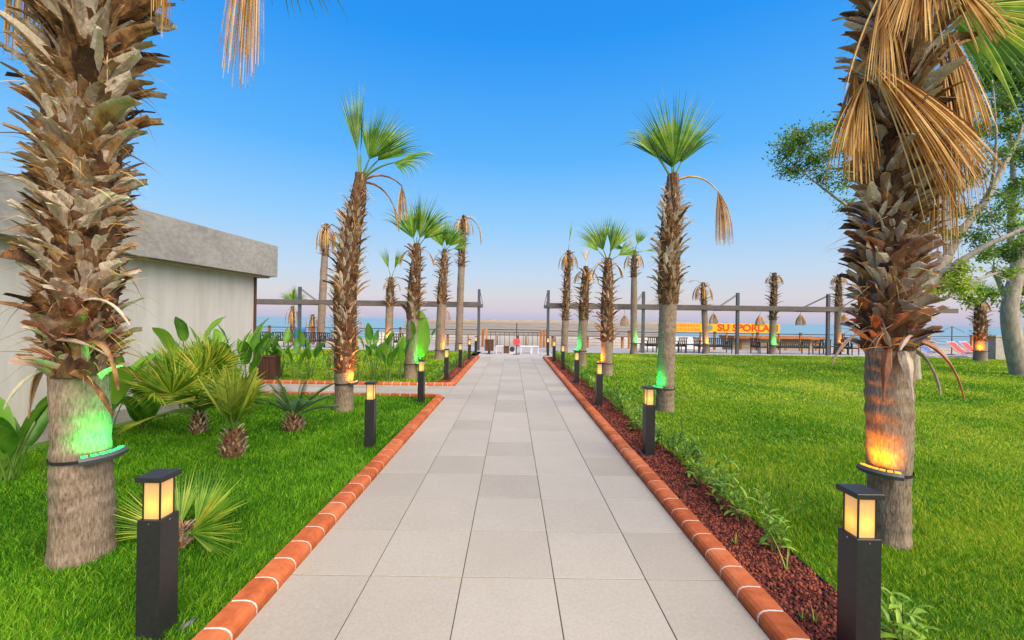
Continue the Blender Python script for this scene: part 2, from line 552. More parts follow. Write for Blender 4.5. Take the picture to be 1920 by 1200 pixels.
kerb('kerb', [(PR, -.6), (PR, PATH_END)])
rc = 0.30
kerb('kerb', [(-6.2, SP0)] [::-1] and [(-6.2, SP0)] + arc(PL - rc, SP0 - rc, rc, 90, 0, 4) + [(PL, -.6)])
kerb('kerb', [(PL, PATH_END)] + arc(PL - rc, SP1 + rc, rc, 0, -90, 4) + [(-6.6, SP1)])


# ------------------------------------------------------------------ grass and gravel (stuff)
rng = np.random.default_rng(11)


def patch(x, y, sc, seed):
    r_ = np.random.default_rng(seed)
    v = np.zeros_like(x)
    for k in range(7):
        a = r_.uniform(0, 2 * PI)
        f = sc * r_.uniform(.5, 2.2)
        v += np.sin((x * np.cos(a) + y * np.sin(a)) * f + r_.uniform(0, 6.3)) * r_.uniform(.5, 1)
    return v / 3.0


def grass(name, zones, mat, label, seed, keep):
    V, T, A = [], [], []
    off = 0
    for (x0, x1, y0, y1, dens, h, w) in zones:
        n = int((x1 - x0) * (y1 - y0) * dens)
        x = rng.uniform(x0, x1, n); y = rng.uniform(y0, y1, n)
        m = keep(x, y) & (np.abs(x) < y * 1.27 + .9)
        x, y = x[m], y[m]
        n = len(x)
        pt = patch(x, y, 2.3, seed)
        pt2 = patch(x, y, 0.9, seed + 5)
        hh = h * rng.uniform(.55, 1.15, n) * (1 + .25 * pt)
        ww = w * rng.uniform(.7, 1.3, n)
        an = rng.uniform(0, 2 * PI, n)
        la = rng.uniform(0, 2 * PI, n) + .0
        lean = hh * rng.uniform(.15, 1.0, n)
        wx = np.cos(an) * ww / 2; wy = np.sin(an) * ww / 2
        lx = np.cos(la) * lean + pt2 * hh * .35; ly = np.sin(la) * lean
        z0 = np.full(n, -0.004)
        v = np.stack([
            np.stack([x - wx, y - wy, z0], 1), np.stack([x + wx, y + wy, z0], 1),
            np.stack([x + lx * .35 - wx * .8, y + ly * .35 - wy * .8, z0 + hh * .6], 1), np.stack([x + lx * .35 + wx * .8, y + ly * .35 + wy * .8, z0 + hh * .6], 1),
            np.stack([x + lx, y + ly, z0 + hh], 1)], 1)
        b = off + np.arange(n)[:, None] * 5
        t = np.concatenate([b + np.array([[0, 1, 3]]), b + np.array([[0, 3, 2]]), b + np.array([[2, 3, 4]])], 0)
        va = np.clip(.42 + .24 * rng.standard_normal(n) + .10 * pt2 + .10 * pt, 0, 1)
        va = np.clip(va + .45 * np.clip(patch(x, y, 1.1, seed + 9) - .75, 0, 1) * (mat.name == 'grass_mown'), 0, 1)
        dry = rng.uniform(0, 1, n) < .03
        va[dry] = 1.0
        V.append(v.reshape(-1, 3)); T.append(t); A.append(np.repeat(va, 5))
        off += n * 5
    me = np_mesh(name, np.concatenate(V), np.concatenate(T), np.concatenate(A), mat)
    return tag(link(name, me), label, 'grass', kind='stuff')


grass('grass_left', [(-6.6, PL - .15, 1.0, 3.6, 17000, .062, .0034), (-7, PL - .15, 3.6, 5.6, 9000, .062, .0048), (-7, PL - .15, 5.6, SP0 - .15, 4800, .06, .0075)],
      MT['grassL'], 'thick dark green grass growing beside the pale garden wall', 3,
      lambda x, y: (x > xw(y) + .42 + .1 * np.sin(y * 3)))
grass('grass_back', [(-22, PL - .5, SP1 + .16, 15, 1100, .06, .014), (-24, PL - .5, 15, LAWN_END, 550, .06, .022)],
      MT['grassR'], 'short green grass behind the narrow side path', 8, lambda x, y: (x < PL - .5))
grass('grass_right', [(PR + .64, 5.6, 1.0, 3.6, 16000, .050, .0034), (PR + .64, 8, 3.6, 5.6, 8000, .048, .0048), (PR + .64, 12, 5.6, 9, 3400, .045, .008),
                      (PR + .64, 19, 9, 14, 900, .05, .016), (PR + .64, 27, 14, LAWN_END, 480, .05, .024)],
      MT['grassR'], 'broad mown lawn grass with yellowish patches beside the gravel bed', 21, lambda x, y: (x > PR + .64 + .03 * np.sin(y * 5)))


def gravel(name, zones, label):
    ico = np.array([(0, 0, 1), (.894, 0, .447), (.276, .851, .447), (-.724, .526, .447), (-.724, -.526, .447), (.276, -.851, .447),
                    (.724, .526, -.447), (-.276, .851, -.447), (-.894, 0, -.447), (-.276, -.851, -.447), (.724, -.526, -.447)])
    tri = np.array([(0, 1, 2), (0, 2, 3), (0, 3, 4), (0, 4, 5), (0, 5, 1), (1, 6, 2), (2, 7, 3), (3, 8, 4), (4, 9, 5), (5, 10, 1), (2, 6, 7), (3, 7, 8), (4, 8, 9), (5, 9, 10), (1, 10, 6)])
    V, T, A = [], [], []
    off = 0
    for (x0, x1, y0, y1, dens, s) in zones:
        n = int((x1 - x0) * (y1 - y0) * dens)
        c = np.stack([rng.uniform(x0, x1, n), rng.uniform(y0, y1, n), rng.uniform(.008, .022, n)], 1)
        sz = s * rng.uniform(.5, 1.25, n)
        v = ico[None] * rng.uniform(.6, 1.3, (n, 11, 1)) * sz[:, None, None] * rng.uniform(.7, 1.2, (n, 1, 3))
        a = rng.uniform(0, 6.28, n)
        ca, sa = np.cos(a)[:, None], np.sin(a)[:, None]
        v = np.stack([v[..., 0] * ca - v[..., 1] * sa, v[..., 0] * sa + v[..., 1] * ca, v[..., 2]], 2) + c[:, None, :]
        V.append(v.reshape(-1, 3)); T.append((tri[None] + (off + np.arange(n) * 11)[:, None, None]).reshape(-1, 3))
        A.append(np.repeat(rng.uniform(0, 1, n), 11)); off += n * 11
    return tag(link(name, np_mesh(name, np.concatenate(V), np.concatenate(T), np.concatenate(A), MT['stone'])), label, 'gravel', kind='stuff')


gravel('gravel', [(PR + .155, PR + .655, 1.0, 4.5, 5200, .011), (PR + .155, PR + .655, 4.5, 8, 2400, .015), (PR + .155, PR + .655, 8, PATH_END + .3, 900, .022)],
       'dark red lava gravel between terracotta kerb and broad mown lawn')
gravel('gravel', [(PL - .51, PL - .155, SP1 + .2, PATH_END + .3, 900, .022)], 'dark red lava gravel strip between kerb and back lawn')

# ------------------------------------------------------------------ the pale building
bld = thing('garden_building', (xw(9.4), 9.4, 0), 'low pale plastered building with grey stone parapet beside the lawn', 'building')
DIR = Vector((0.088, 1, 0)).normalized()
OUT = Vector((DIR.y, -DIR.x, 0))


def slab(mb, l0, l1, o0, o1, z0, z1):
    """box along the wall: l measured back from the corner, o outwards"""
    pts = []
    for z in (z0, z1):
        for (l, o) in ((l0, o0), (l1, o0), (l1, o1), (l0, o1)):
            q = DIR * l + OUT * o
            pts.append((q.x, q.y, z))
    mb.add(pts, [(0, 3, 2, 1), (4, 5, 6, 7), (0, 1, 5, 4), (1, 2, 6, 5), (2, 3, 7, 6), (3, 0, 4, 7)])


mb = MB(); slab(mb, -16, 0, -5, 0, -.05, 2.60); mb.build('wall', MT['wall'], bld)
mb = MB(); slab(mb, -16.3, .30, -5.3, .32, 2.60, 3.32); par = mb.build('parapet', MT['parapet'], bld)
mb = MB(); slab(mb, -16, .02, 0.003, .06, -.05, .20); mb.build('plinth', MT['plinth'], bld)
mb = MB(); slab(mb, -16.2, .2, -5.2, .20, 2.565, 2.597); mb.build('soffit_trim', MT['tan'], bld)
mb = MB(); slab(mb, -.05, .012, .0035, .03, .2, 2.56); mb.build('corner_trim', MT['brownwood'], bld)

# ------------------------------------------------------------------ palms
def strip(mb, p, d, side, L, steps, wfun, grav, a, fold=0.0, nrm=None, rs=None):
    """a drooping ribbon"""
    p = p.copy(); d = d.copy()
    vv, ff = [], []
    st = L / steps
    k = 3 if fold else 2
    for i in range(steps + 1):
        t = i / steps
        w = wfun(t, t * L)
        if fold:
            n_ = side.cross(d)
            vv += [p - side * w / 2, p - n_ * w * fold, p + side * w / 2]
        else:
            vv += [p - side * w / 2, p + side * w / 2]
        g = grav(t)
        d = (d + Vector((0, 0, -g * st))).normalized()
        side = (side - d * side.dot(d))
        side = side.normalized() if side.length > 1e-4 else d.orthogonal().normalized()
        p = p + d * st
    for i in range(steps):
        for j in range(k - 1):
            q = i * k + j
            ff.append((q, q + 1, q + k + 1, q + k))
    mb.add(vv, ff, a)


def fan_frond(mb, pb, o, az, elv, pet, Rr, spread, n, g_pet=.25, g_leaf=1.2, roll=0.0, dead=False, rs=None, wmax=.05, cup=.15, bdir=None):
    """one palmate frond: petiole into pb, blade into mb"""
    az, elv = R(az), R(elv)
    d = Vector((math.cos(elv) * math.cos(az), math.cos(elv) * math.sin(az), math.sin(elv)))
    s0 = Vector((-math.sin(az), math.cos(az), 0))
    p = Vector(o)
    pts = [p.copy()]
    for i in range(6):
        d = (d + Vector((0, 0, -g_pet * pet / 6 * 2))).normalized()
        p = p + d * pet / 6
        pts.append(p.copy())
    pb.tube(pts, [.026 - .0025 * i for i in range(7)], 5, rs.uniform(.2, .9))
    if bdir:
        d = Vector(bdir).normalized()
        s0 = d.cross(Vector((0, 1, 0)))
    s = (s0 - d * s0.dot(d)).normalized()
    s = Matrix.Rotation(R(roll), 3, d) @ s
    nm = s.cross(d)
    sp = R(spread)
    dphi = sp / max(1, n - 1)
    for i in range(n):
        ph = -sp / 2 + dphi * i + rs.uniform(-.3, .3) * dphi
        L = Rr * (.72 + .28 * math.cos(ph * .75)) * rs.uniform(.88, 1.08)
        dd = (d * math.cos(ph) + s * math.sin(ph) + nm * (cup * (abs(ph) - .5)))
        if dead:
            dd = dd + Vector((rs.uniform(-.12, .12), rs.uniform(-.12, .12), 0))
        dd.normalize()
        sd_ = (s * math.cos(ph) - d * math.sin(ph)).normalized()
        sd_ = (sd_ - dd * sd_.dot(dd)).normalized()
        if dead:
            sd_ = Matrix.Rotation(rs.uniform(-1.2, 1.2), 3, dd) @ sd_
            wf = lambda t, r: max(.002, min(wmax, .009 + r * dphi) * (1.05 - t) ** .5)
            gr = lambda t: g_leaf * (.5 + t)
        else:
            wf = lambda t, r: (.004 + r * dphi * 1.12) if t < .52 else max(.0015, (.004 + .52 * L * dphi * 1.12) * (1 - (t - .52) / .49) ** 1.1 * .8)
            gr = lambda t: g_leaf * max(0, t - .45) * 4
        strip(mb, p, dd, sd_, L, 8, wf, gr, min(1, max(0, rs.gauss(.5, .2))), fold=(.28 if not dead else 0))


def boot_mesh(L, W, bend, rs, name, mat):
    """one old leaf base: clasping foot, torn narrowing stub, ragged end"""
    n = 6
    vv, ff = [], []
    ang = rs.uniform(.05, .35)
    p = Vector((-.012, 0, 0))
    cut = rs.uniform(-.8, .8)
    tw = rs.uniform(-.8, .8)
    curl = rs.uniform(-.25, .25)
    nar = rs.uniform(.45, .85)
    skew = rs.uniform(-.35, .35)
    bd = bend * rs.uniform(.55, 1.25)
    va = []
    for i in range(n):
        t = i / (n - 1)
        w = W * (1 - nar * t ** rs.uniform(.65, .85)) * (1 + .16 * rs.uniform(-1, 1))
        th = .011 * (1 - .5 * t) * (L / .3) ** .4
        a = ang + bd * t ** 1.15
        d = Vector((math.sin(a), curl * t, math.cos(a))).normalized()
        nr = Vector((math.cos(a), 0, -math.sin(a)))
        hw = w / 2
        wrap = .62 * (1 - t) * hw + rs.uniform(.05, .4) * hw
        sh = cut * hw * (t == 1)
        y_ = Matrix.Rotation(tw * t, 3, d) @ Vector((0, 1, 0))
        c = p + Vector((0, skew * W * t * t, 0))
        j = lambda: d * (rs.uniform(-.05, .05) * L * (t == 1))
        vv += [c - y_ * hw - nr * wrap + d * sh + j(), c - y_ * hw * .5 + nr * th * .4 - nr * wrap * .3 + d * sh * .5 + j(), c + nr * th + j(), c + y_ * hw * .5 + nr * th * .4 - nr * wrap * .3 - d * sh * .5 + j(), c + y_ * hw - nr * wrap - d * sh + j(),
               c - nr * th * 1.1]
        va += [min(1, max(0, .2 + .55 * t + q)) for q in (.3, -.05, .05, -.05, .3, -.25)]  # shade painted into the colour: inner face and foot darker, rims paler
        p = p + d * L / (n - 1)
    k = 6
    for i in range(n - 1):
        for j in range(k):
            j2 = (j + 1) % k
            ff.append((i * k + j, i * k + j2, i * k + k + j2, i * k + k + j))
    ff.append(tuple((n - 1) * k + j for j in range(k)))
    mb = MB()
    mb.add(vv, ff, va)
    return mb


rs0 = random.Random(7)
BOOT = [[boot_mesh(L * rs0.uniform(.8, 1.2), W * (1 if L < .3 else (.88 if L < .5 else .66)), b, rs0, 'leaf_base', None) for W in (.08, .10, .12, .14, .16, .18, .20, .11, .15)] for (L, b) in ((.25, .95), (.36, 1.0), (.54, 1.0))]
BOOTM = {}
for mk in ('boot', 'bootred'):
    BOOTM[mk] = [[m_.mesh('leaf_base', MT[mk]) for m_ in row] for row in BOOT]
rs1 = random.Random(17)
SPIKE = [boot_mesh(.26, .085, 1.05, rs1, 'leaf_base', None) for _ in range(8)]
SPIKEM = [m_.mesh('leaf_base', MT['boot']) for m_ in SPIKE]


def interp(prof, z):
    for i in range(len(prof) - 1):
        if z <= prof[i + 1][0]:
            a, b = prof[i], prof[i + 1]
            t = (z - a[0]) / max(1e-6, b[0] - a[0])
            return [a[k] + (b[k] - a[k]) * max(0, t) for k in range(1, 4)]
    return list(prof[-1][1:])


def trunk_mesh(prof, z0, z1, nseg, dz, rs, ridge=.012, rough=.01, mat=None, extra=0.0, jit=.5):
    mb = MB()
    nz = max(2, int((z1 - z0) / dz))
    vv, ff, aa = [], [], []
    ph = [rs.uniform(0, 6.3) for _ in range(4)]
    for i in range(nz + 1):
        z = z0 + (z1 - z0) * i / nz
        x, y, r = interp(prof, z)
        rr = r + extra + ridge * (.5 + .5 * math.sin(z * 52 + 1.3 * math.sin(z * 7 + ph[0]))) * (.6 + .4 * math.sin(z * 5 + ph[1]))
        for k in range(nseg):
            a = 2 * PI * k / nseg
            q = rr + rough * (math.sin(a * 3 + ph[2] + z * 2) + .7 * math.sin(a * 7 + z * 9 + ph[3]) + rs.uniform(-jit, jit))
            vv.append((x + q * math.cos(a), y + q * math.sin(a), z + rs.uniform(-.25, .25) * dz * .6))
            aa.append(rs.random())
    for i in range(nz):
        for k in range(nseg):
            k2 = (k + 1) % nseg
            ff.append((i * nseg + k, i * nseg + k2, i * nseg + nseg + k2, i * nseg + nseg + k))
    ff.append(tuple(nz * nseg + k for k in range(nseg)))
    mb.add(vv, ff, aa)
    return mb


def palm(base, label, prof, zb0, zb1, mode, fronds=(), dead=(), seed=1, rows=None, per=8, rank=0, detail=1.0, redz=None, group=None, boot_scale=1.0):
    rs = random.Random(seed)
    root = thing('palm_tree', base, label, 'palm tree', group)
    top = prof[-1][0]
    nseg = 40 if detail >= 2 else (24 if detail >= 1 else 12)
    tr = trunk_mesh(prof, -.06, top, nseg, .022 if detail >= 2 else (.035 if detail >= 1 else .09), rs, ridge=.010 * min(1, detail + .3), rough=.005, mat=None, jit=.12).build('trunk', MT['trunk'], root, smooth=True)
    fib = trunk_mesh(prof, zb0, top + .02, nseg, .05, rs, .01, .014, extra=.012).build('fibre_sheath', MT['fibre'], root)
    # leaf bases in spiral rows
    golden = 2.39996
    n = rows
    merged = MB()
    bx_, by_ = Vector(base[:2]).normalized()
    left = 290
    for i in range(n):
        t = (i + .5) / n
        z = zb0 + (zb1 - zb0) * t
        x, y, r = interp(prof, z)
        a = i * golden + rs.uniform(-.12, .12)
        sc = boot_scale * rs.uniform(.75, 1.3)
        tilt = rs.uniform(-.3, .35)
        tz = rs.uniform(-.45, .45)
        if mode == 'mid':
            sc *= (1 - .55 * max(0, (t - .72) / .28)) * (.72 + .28 * min(1, t / .45))
        if mode == 'near':
            cls = 0 if t < .42 + rs.uniform(-.12, .12) else (1 if t < .74 + rs.uniform(-.1, .1) else 2)
            mk = 'bootred' if (redz and redz[0] < z < redz[1] and rs.random() < .75) else 'boot'
            me = rs.choice(BOOTM[mk][cls])
        elif mode == 'mid':
            me = rs.choice(SPIKEM)
        if mode == 'far':
            tilt += .38
            sc *= .7 + .6 * rs.random()
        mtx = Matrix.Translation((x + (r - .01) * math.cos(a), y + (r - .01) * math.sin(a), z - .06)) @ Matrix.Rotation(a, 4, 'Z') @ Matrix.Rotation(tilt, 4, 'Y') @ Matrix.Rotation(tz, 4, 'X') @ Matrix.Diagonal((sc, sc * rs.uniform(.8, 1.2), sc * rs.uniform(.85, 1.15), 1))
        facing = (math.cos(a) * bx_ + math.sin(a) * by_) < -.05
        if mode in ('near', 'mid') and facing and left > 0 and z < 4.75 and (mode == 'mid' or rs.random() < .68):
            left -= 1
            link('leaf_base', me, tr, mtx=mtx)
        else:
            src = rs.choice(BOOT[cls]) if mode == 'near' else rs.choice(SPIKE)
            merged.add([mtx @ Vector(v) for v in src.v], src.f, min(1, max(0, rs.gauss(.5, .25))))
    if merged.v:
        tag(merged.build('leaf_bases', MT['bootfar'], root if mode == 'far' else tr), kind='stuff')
    # stray fibres between the leaf bases
    if detail >= 1:
        fb = MB()
        for i in range(int(420 * detail)):
            z = rs.uniform(zb0, zb1)
            x, y, r = interp(prof, z)
            a = rs.uniform(0, 2 * PI)
            o = Vector((math.cos(a), math.sin(a), 0))
            d = (o * rs.uniform(.4, 1.2) + Vector((rs.uniform(-.7, .7), rs.uniform(-.7, .7), rs.uniform(-.5, 1)))).normalized()
            strip(fb, Vector((x, y, z)) + o * (r + .02), d, d.orthogonal().normalized(), rs.uniform(.1, .38), 3, lambda t, q, w0=rs.choice((.003, .004, .006, .011)): w0 * (1.05 - t), lambda t: rs.uniform(1, 5), rs.random())
        tag(fb.build('loose_fibres', MT['dead'], root), kind='stuff')
    x, y, r = interp(prof, top)
    for f in fronds:
        mbb, pb = MB(), MB()
        kw = dict(f)
        matn = kw.pop('mat', 'frond')
        o = kw.pop('o', (x, y, top - .12))
        fan_frond(mbb, pb, o, rs=rs, **kw)
        bl = mbb.build('frond', MT[matn], root, smooth=False)
        pb.build('petiole', MT['stalk'], bl)
    for f in dead:
        mbb, pb = MB(), MB()
        kw = dict(f)
        o = kw.pop('o', (x, y, top - .15))
        fan_frond(mbb, pb, o, rs=rs, dead=True, **kw)
        bl = mbb.build('dead_frond', MT['dead'], root)
        pb.build('petiole', MT['dead'], bl)
    return root


def F(az, elv, pet, Rr, spread=150, n=34, g_pet=.25, g_leaf=1.2, roll=0, **k):
    return dict(az=az, elv=elv, pet=pet, Rr=Rr, spread=spread, n=n, g_pet=g_pet, g_leaf=g_leaf, roll=roll, **k)


def D(az, elv, pet, Rr, spread=50, n=30, g_pet=1.0, g_leaf=5.0, wmax=.016, **k):
    return dict(az=az, elv=elv, pet=pet, Rr=Rr, spread=spread, n=n, g_pet=g_pet, g_leaf=g_leaf, wmax=wmax, **k)


# the two big palms
NL = gnd(148, 1046)
crown_a = [F(az, 45 + 25 * math.sin(az), 1.0, 1.1, g_pet=.3) for az in range(10, 360, 45)]
bigL = palm((NL.x, NL.y, 0), 'thick shaggy palm lit green at its foot, beside the pale building',
            [(-.06, .02, 0, .178), (.15, .02, 0, .166), (.6, .01, 0, .150), (1.3, -.01, 0, .145), (2.2, -.03, 0, .165), (3.4, .03, 0, .185), (5.5, .08, 0, .17)],
            1.26, 5.4, 'near', rows=1350, seed=5, detail=2, redz=(1.2, 1.75), boot_scale=.98,
            fronds=crown_a,
            dead=[D(-8, 34, 1.32, 1.35, spread=8, n=90, o=(.08, 0, 4.75), g_pet=.5, g_leaf=1, wmax=.03, bdir=(-.10, 0, -1)), D(-20, 20, 1.0, .95, spread=14, n=26, o=(.08, 0, 5.0), bdir=(-.1, 0, -1)), D(160, 15, .8, 1.0, o=(0, 0, 5.0))])
NR = gnd(1668, 1018)
crown_b = [F(az, 48, .9, 1.0, g_pet=.3) for az in range(60, 330, 45)]
bigR = palm((NR.x, NR.y, 0), 'shaggy palm with hanging golden dead fronds, lit orange above its foot',
            [(-.06, 0.0, 0, .125), (.2, .0, 0, .122), (.9, -.02, 0, .138), (1.5, -.03, 0, .142), (2.2, -.03, 0, .15), (3.2, .0, 0, .155), (5.3, .02, 0, .14)],
            1.50, 5.2, 'near', rows=1200, seed=9, detail=2, redz=(1.45, 2.25), boot_scale=.93,
            fronds=crown_b + [F(-20, 10, .30, 1.0, spread=100, n=24, g_pet=.9, g_leaf=.4, o=(.12, -.02, 4.1), mat='frondy', bdir=(.85, -.12, -.25), cup=.05), F(5, 25, .35, .95, spread=110, n=26, g_pet=.7, g_leaf=.4, o=(.12, .05, 4.1), mat='frond', bdir=(.9, .2, .1), cup=.05)],
            dead=[D(-165, -5, .42, 1.12, spread=26, n=100, o=(-.1, -.14, 3.85), g_pet=1.6, g_leaf=.5, wmax=.02, bdir=(.62, -.12, -.78)),
                  D(-175, 0, .36, .80, spread=30, n=50, o=(-.12, -.08, 3.75), g_pet=1.6, g_leaf=1.5, wmax=.02, bdir=(-.10, -.1, -.95)),
                  D(-160, 5, .28, .62, spread=40, n=60, o=(-.12, -.05, 3.6), g_pet=1.6, g_leaf=1.5, wmax=.02, bdir=(-.3, -.1, -.9)),
                  D(-150, 5, .3, .8, spread=36, n=40, o=(-.1, -.12, 4.2), g_pet=1.6, g_leaf=1.0, wmax=.014, bdir=(-.18, -.15, -.95)),
                  D(-40, 0, .12, 1.2, spread=12, n=80, o=(.08, -.1, 3.72), g_pet=1.8, g_leaf=.8, wmax=.016, bdir=(.04, -.1, -1)),
                  D(-35, 5, .14, .85, spread=18, n=60, o=(.08, -.1, 3.9), g_pet=1.8, g_leaf=.8, wmax=.016, bdir=(.16, -.12, -.95)),
                  D(-15, 5, .15, 1.3, spread=10, n=60, o=(.10, -.06, 3.55), g_pet=1.8, g_leaf=.8, wmax=.016, bdir=(-.06, -.05, -1)),
                  D(-80, 15, .14, .65, spread=24, n=45, o=(.02, -.14, 4.2), g_pet=1.6, g_leaf=.7, wmax=.014, bdir=(.5, -.12, -.8)),
                  D(-110, 15, .18, .7, spread=40, n=60, o=(-.04, -.14, 4.25), g_pet=1.6, g_leaf=.7, wmax=.014, bdir=(-.35, -.15, -.85)),
                  D(-95, 15, .16, .5, spread=60, n=50, o=(0, -.14, 4.3), g_pet=1.6, g_leaf=.7, wmax=.014, bdir=(.1, -.15, -.95)),
                  D(60, 20, .3, .7, n=30, o=(.05, .1, 4.0))])

# torn leaf bases drooping below the shaggy part of the two big palms
def torn(root, z, a, r_, L, w, d0, g, mat, seed):
    rs = random.Random(seed)
    mb = MB()
    o = Vector((math.cos(a), math.sin(a), 0))
    tg = Vector((-o.y, o.x, 0))
    strip(mb, Vector((0, 0, z)) + o * (r_ * .74), (o * d0[0] + Vector((0, 0, d0[1])) + tg * d0[2]).normalized(), tg, L, 9, lambda t, q: .72 * w * (1.02 - t) ** .8 * (.7 + .3 * math.sin(t * 7 + seed)), lambda t: g, .6, fold=.3)
    bm_ = mb.build('torn_leaf_base', MT[mat], root)
    so = bm_.modifiers.new('solid', 'SOLIDIFY')
    so.thickness = .008
    return bm_


torn(bigL, 1.48, R(-25), .20, .50, .10, (.9, .35, 0), 4.5, 'boot', 1)
torn(bigL, 1.30, R(-60), .19, .42, .11, (.6, -.2, .8), 3.0, 'boot', 2)
torn(bigL, 1.33, R(-120), .19, .35, .12, (.7, -.3, -.5), 4.0, 'boot', 3)
torn(bigL, 1.42, R(170), .20, .62, .10, (.9, .1, 0), 5, 'boot', 4)
torn(bigL, 1.50, R(-90), .21, .55, .10, (.35, .1, 1.0), .8, 'boot', 6)
torn(bigL, 1.75, R(-40), .21, .45, .09, (.8, .45, .4), 3.5, 'boot', 8)
torn(bigR, 1.52, R(-140), .18, .45, .11, (.6, -.4, 0), 4.0, 'bootred', 11)
torn(bigR, 1.50, R(-110), .18, .38, .13, (.5, -.6, 0), 3.0, 'boot', 12)
torn(bigR, 1.56, R(-35), .18, .50, .11, (.7, -.1, 0), 5.0, 'bootred', 13)
torn(bigR, 1.50, R(0), .18, .45, .10, (.7, -.1, 0), 5.0, 'boot', 14)
torn(bigR, 1.60, R(-80), .19, .40, .10, (.45, .1, -.9), 1.6, 'bootred', 15)
torn(bigR, 1.64, R(180), .19, .45, .08, (.8, .1, 0), 4, 'bootred', 16)

# two middle palms
P3 = gnd(645, 771)
palm((P3.x, P3.y, 0), 'tall palm leaning slightly, lit orange at its foot beside the side path', [(-.06, 0, 0, .17), (.3, 0, 0, .155), (.75, -.01, 0, .155), (2.0, .0, 0, .175), (3.2, .08, 0, .16), (3.75, .18, 0, .12), (4.25, .24, 0, .08)],
     .72, 4.0, 'mid', rows=300, seed=21, detail=1, boot_scale=1.15,
     fronds=[F(175, 84, .55, 1.25, spread=26, n=22, g_leaf=.15, roll=90), F(120, 86, .5, 1.05, spread=22, n=18, g_leaf=.1, roll=90),
             F(-20, 66, .42, 1.0, spread=100, n=34, roll=85, g_leaf=.35, g_pet=.15), F(-10, 46, .72, .85, spread=120, n=34, roll=40, g_leaf=3.0, g_pet=.5),
             F(15, 62, .5, .95, spread=70, n=26, roll=70, g_leaf=1.5, g_pet=.4)],
     dead=[D(-5, 48, .85, .6, spread=30, n=44, g_pet=1.0, g_leaf=3, wmax=.03, bdir=(.1, 0, -1)), D(20, 30, .7, .5, n=16, g_pet=1.4)])
P4 = gnd(1247, 771)
palm((P4.x, P4.y, 0), 'tall palm with broad facing fan and one dead frond, lit green at foot', [(-.06, 0, 0, .17), (.3, 0, 0, .155), (2.0, .02, 0, .15), (2.4, .02, 0, .175), (3.4, .06, 0, .16), (3.9, .08, 0, .13), (4.45, .09, 0, .085)],
     2.02, 4.25, 'mid', rows=230, seed=23, detail=1, boot_scale=1.2,
     fronds=[F(-85, 84, .30, 1.36, spread=84, n=36, roll=0, g_leaf=.2, g_pet=.05, cup=.05), F(172, 64, .55, .85, spread=80, n=30, roll=-35, g_leaf=4.5, g_pet=.3),
             F(160, 66, .5, .9, spread=60, n=24, roll=-70, g_leaf=2.5, g_pet=.2),
             F(10, 70, .4, .9, spread=80, n=30, roll=30, g_leaf=4.5, g_pet=.3), F(90, 78, .3, 1.0, spread=90, n=28)],
     dead=[D(-3, 48, .95, 1.0, spread=40, n=60, g_pet=1.0, g_leaf=3, wmax=.03, bdir=(.32, 0, -.9))])


def simple_palm(px, py, top_py, boot_py, label, seed, fronds, dead, lean=0.0, r=.15, Y=None, group=None):
    b = gnd(px, py) if Y is None else at(px, py, Y)
    top = at(px, top_py, b.y).z - b.z
    zb = at(px, boot_py, b.y).z - b.z
    r *= .86
    prof = [(-.06, 0, 0, r * 1.15), (.4, 0, 0, r), (top * .6, lean * .5, 0, r * .95), (top * .85, lean * .9, 0, r * .75), (top, lean, 0, r * .45)]
    return palm((b.x, b.y, b.z), label, prof, zb, top - .1, 'far', rows=max(40, int((top - zb) * 42)), seed=seed, detail=.5, fronds=fronds, dead=dead, group=group, boot_scale=1.1)


G1 = lambda s=1.0: [F(100, 84, .3 * s, 1.1 * s, spread=50, n=18, roll=90, g_leaf=.4), F(-30, 72, .26 * s, 1.1 * s, spread=90, n=22, roll=80, g_leaf=.6), F(170, 72, .26 * s, 1.0 * s, spread=70, n=20, roll=-60, g_leaf=1.6), F(15, 58, .3 * s, .95 * s, spread=80, n=20, roll=50, g_leaf=2.4)]
DD = lambda k, s=1.0: [D(a, 30, .3 * s, .8 * s, spread=40, n=16, wmax=.03, g_pet=2.2) for a in (range(0, 360, 360 // k))]
simple_palm(770, 710, 458, 598, 'slim green-crowned palm lit green, rising behind a paddle-leaved plant', 31, G1(1.15), DD(2, .7), lean=.12, r=.2)
simple_palm(824, 674, 468, 570, 'green-crowned palm standing between two bollards of the back lawn', 32, G1(1.1) + [F(0, 30, .4, .8, spread=80, n=14, roll=40, g_leaf=3)], DD(2, .7), lean=.15, r=.22)
simple_palm(860, 660, 405, 500, 'tall bare palm with drooping brown dead fronds near the gate', 33, [], DD(6, 1.0) + [D(0, 55, .9, .9, spread=20, n=12, wmax=.03, g_pet=1.3), D(10, 45, 1.1, .8, spread=20, n=12, wmax=.03, g_pet=1.2)], lean=.15, r=.21)
simple_palm(601, 649, 420, 480, 'palm with a golden brown skirt of dead fronds, beside the terrace', 34, [], DD(7, 1.3) + DD(5, 1.6), lean=.25, r=.24)
simple_palm(728, 656, 520, 575, 'short palm with two upright green fronds, lit orange, near the terrace', 35, [F(175, 78, .6, 1.2, spread=30, n=14, roll=90, g_leaf=.2), F(5, 76, .6, 1.2, spread=30, n=14, roll=90, g_leaf=.2)], DD(3, .8), lean=.1, r=.24)
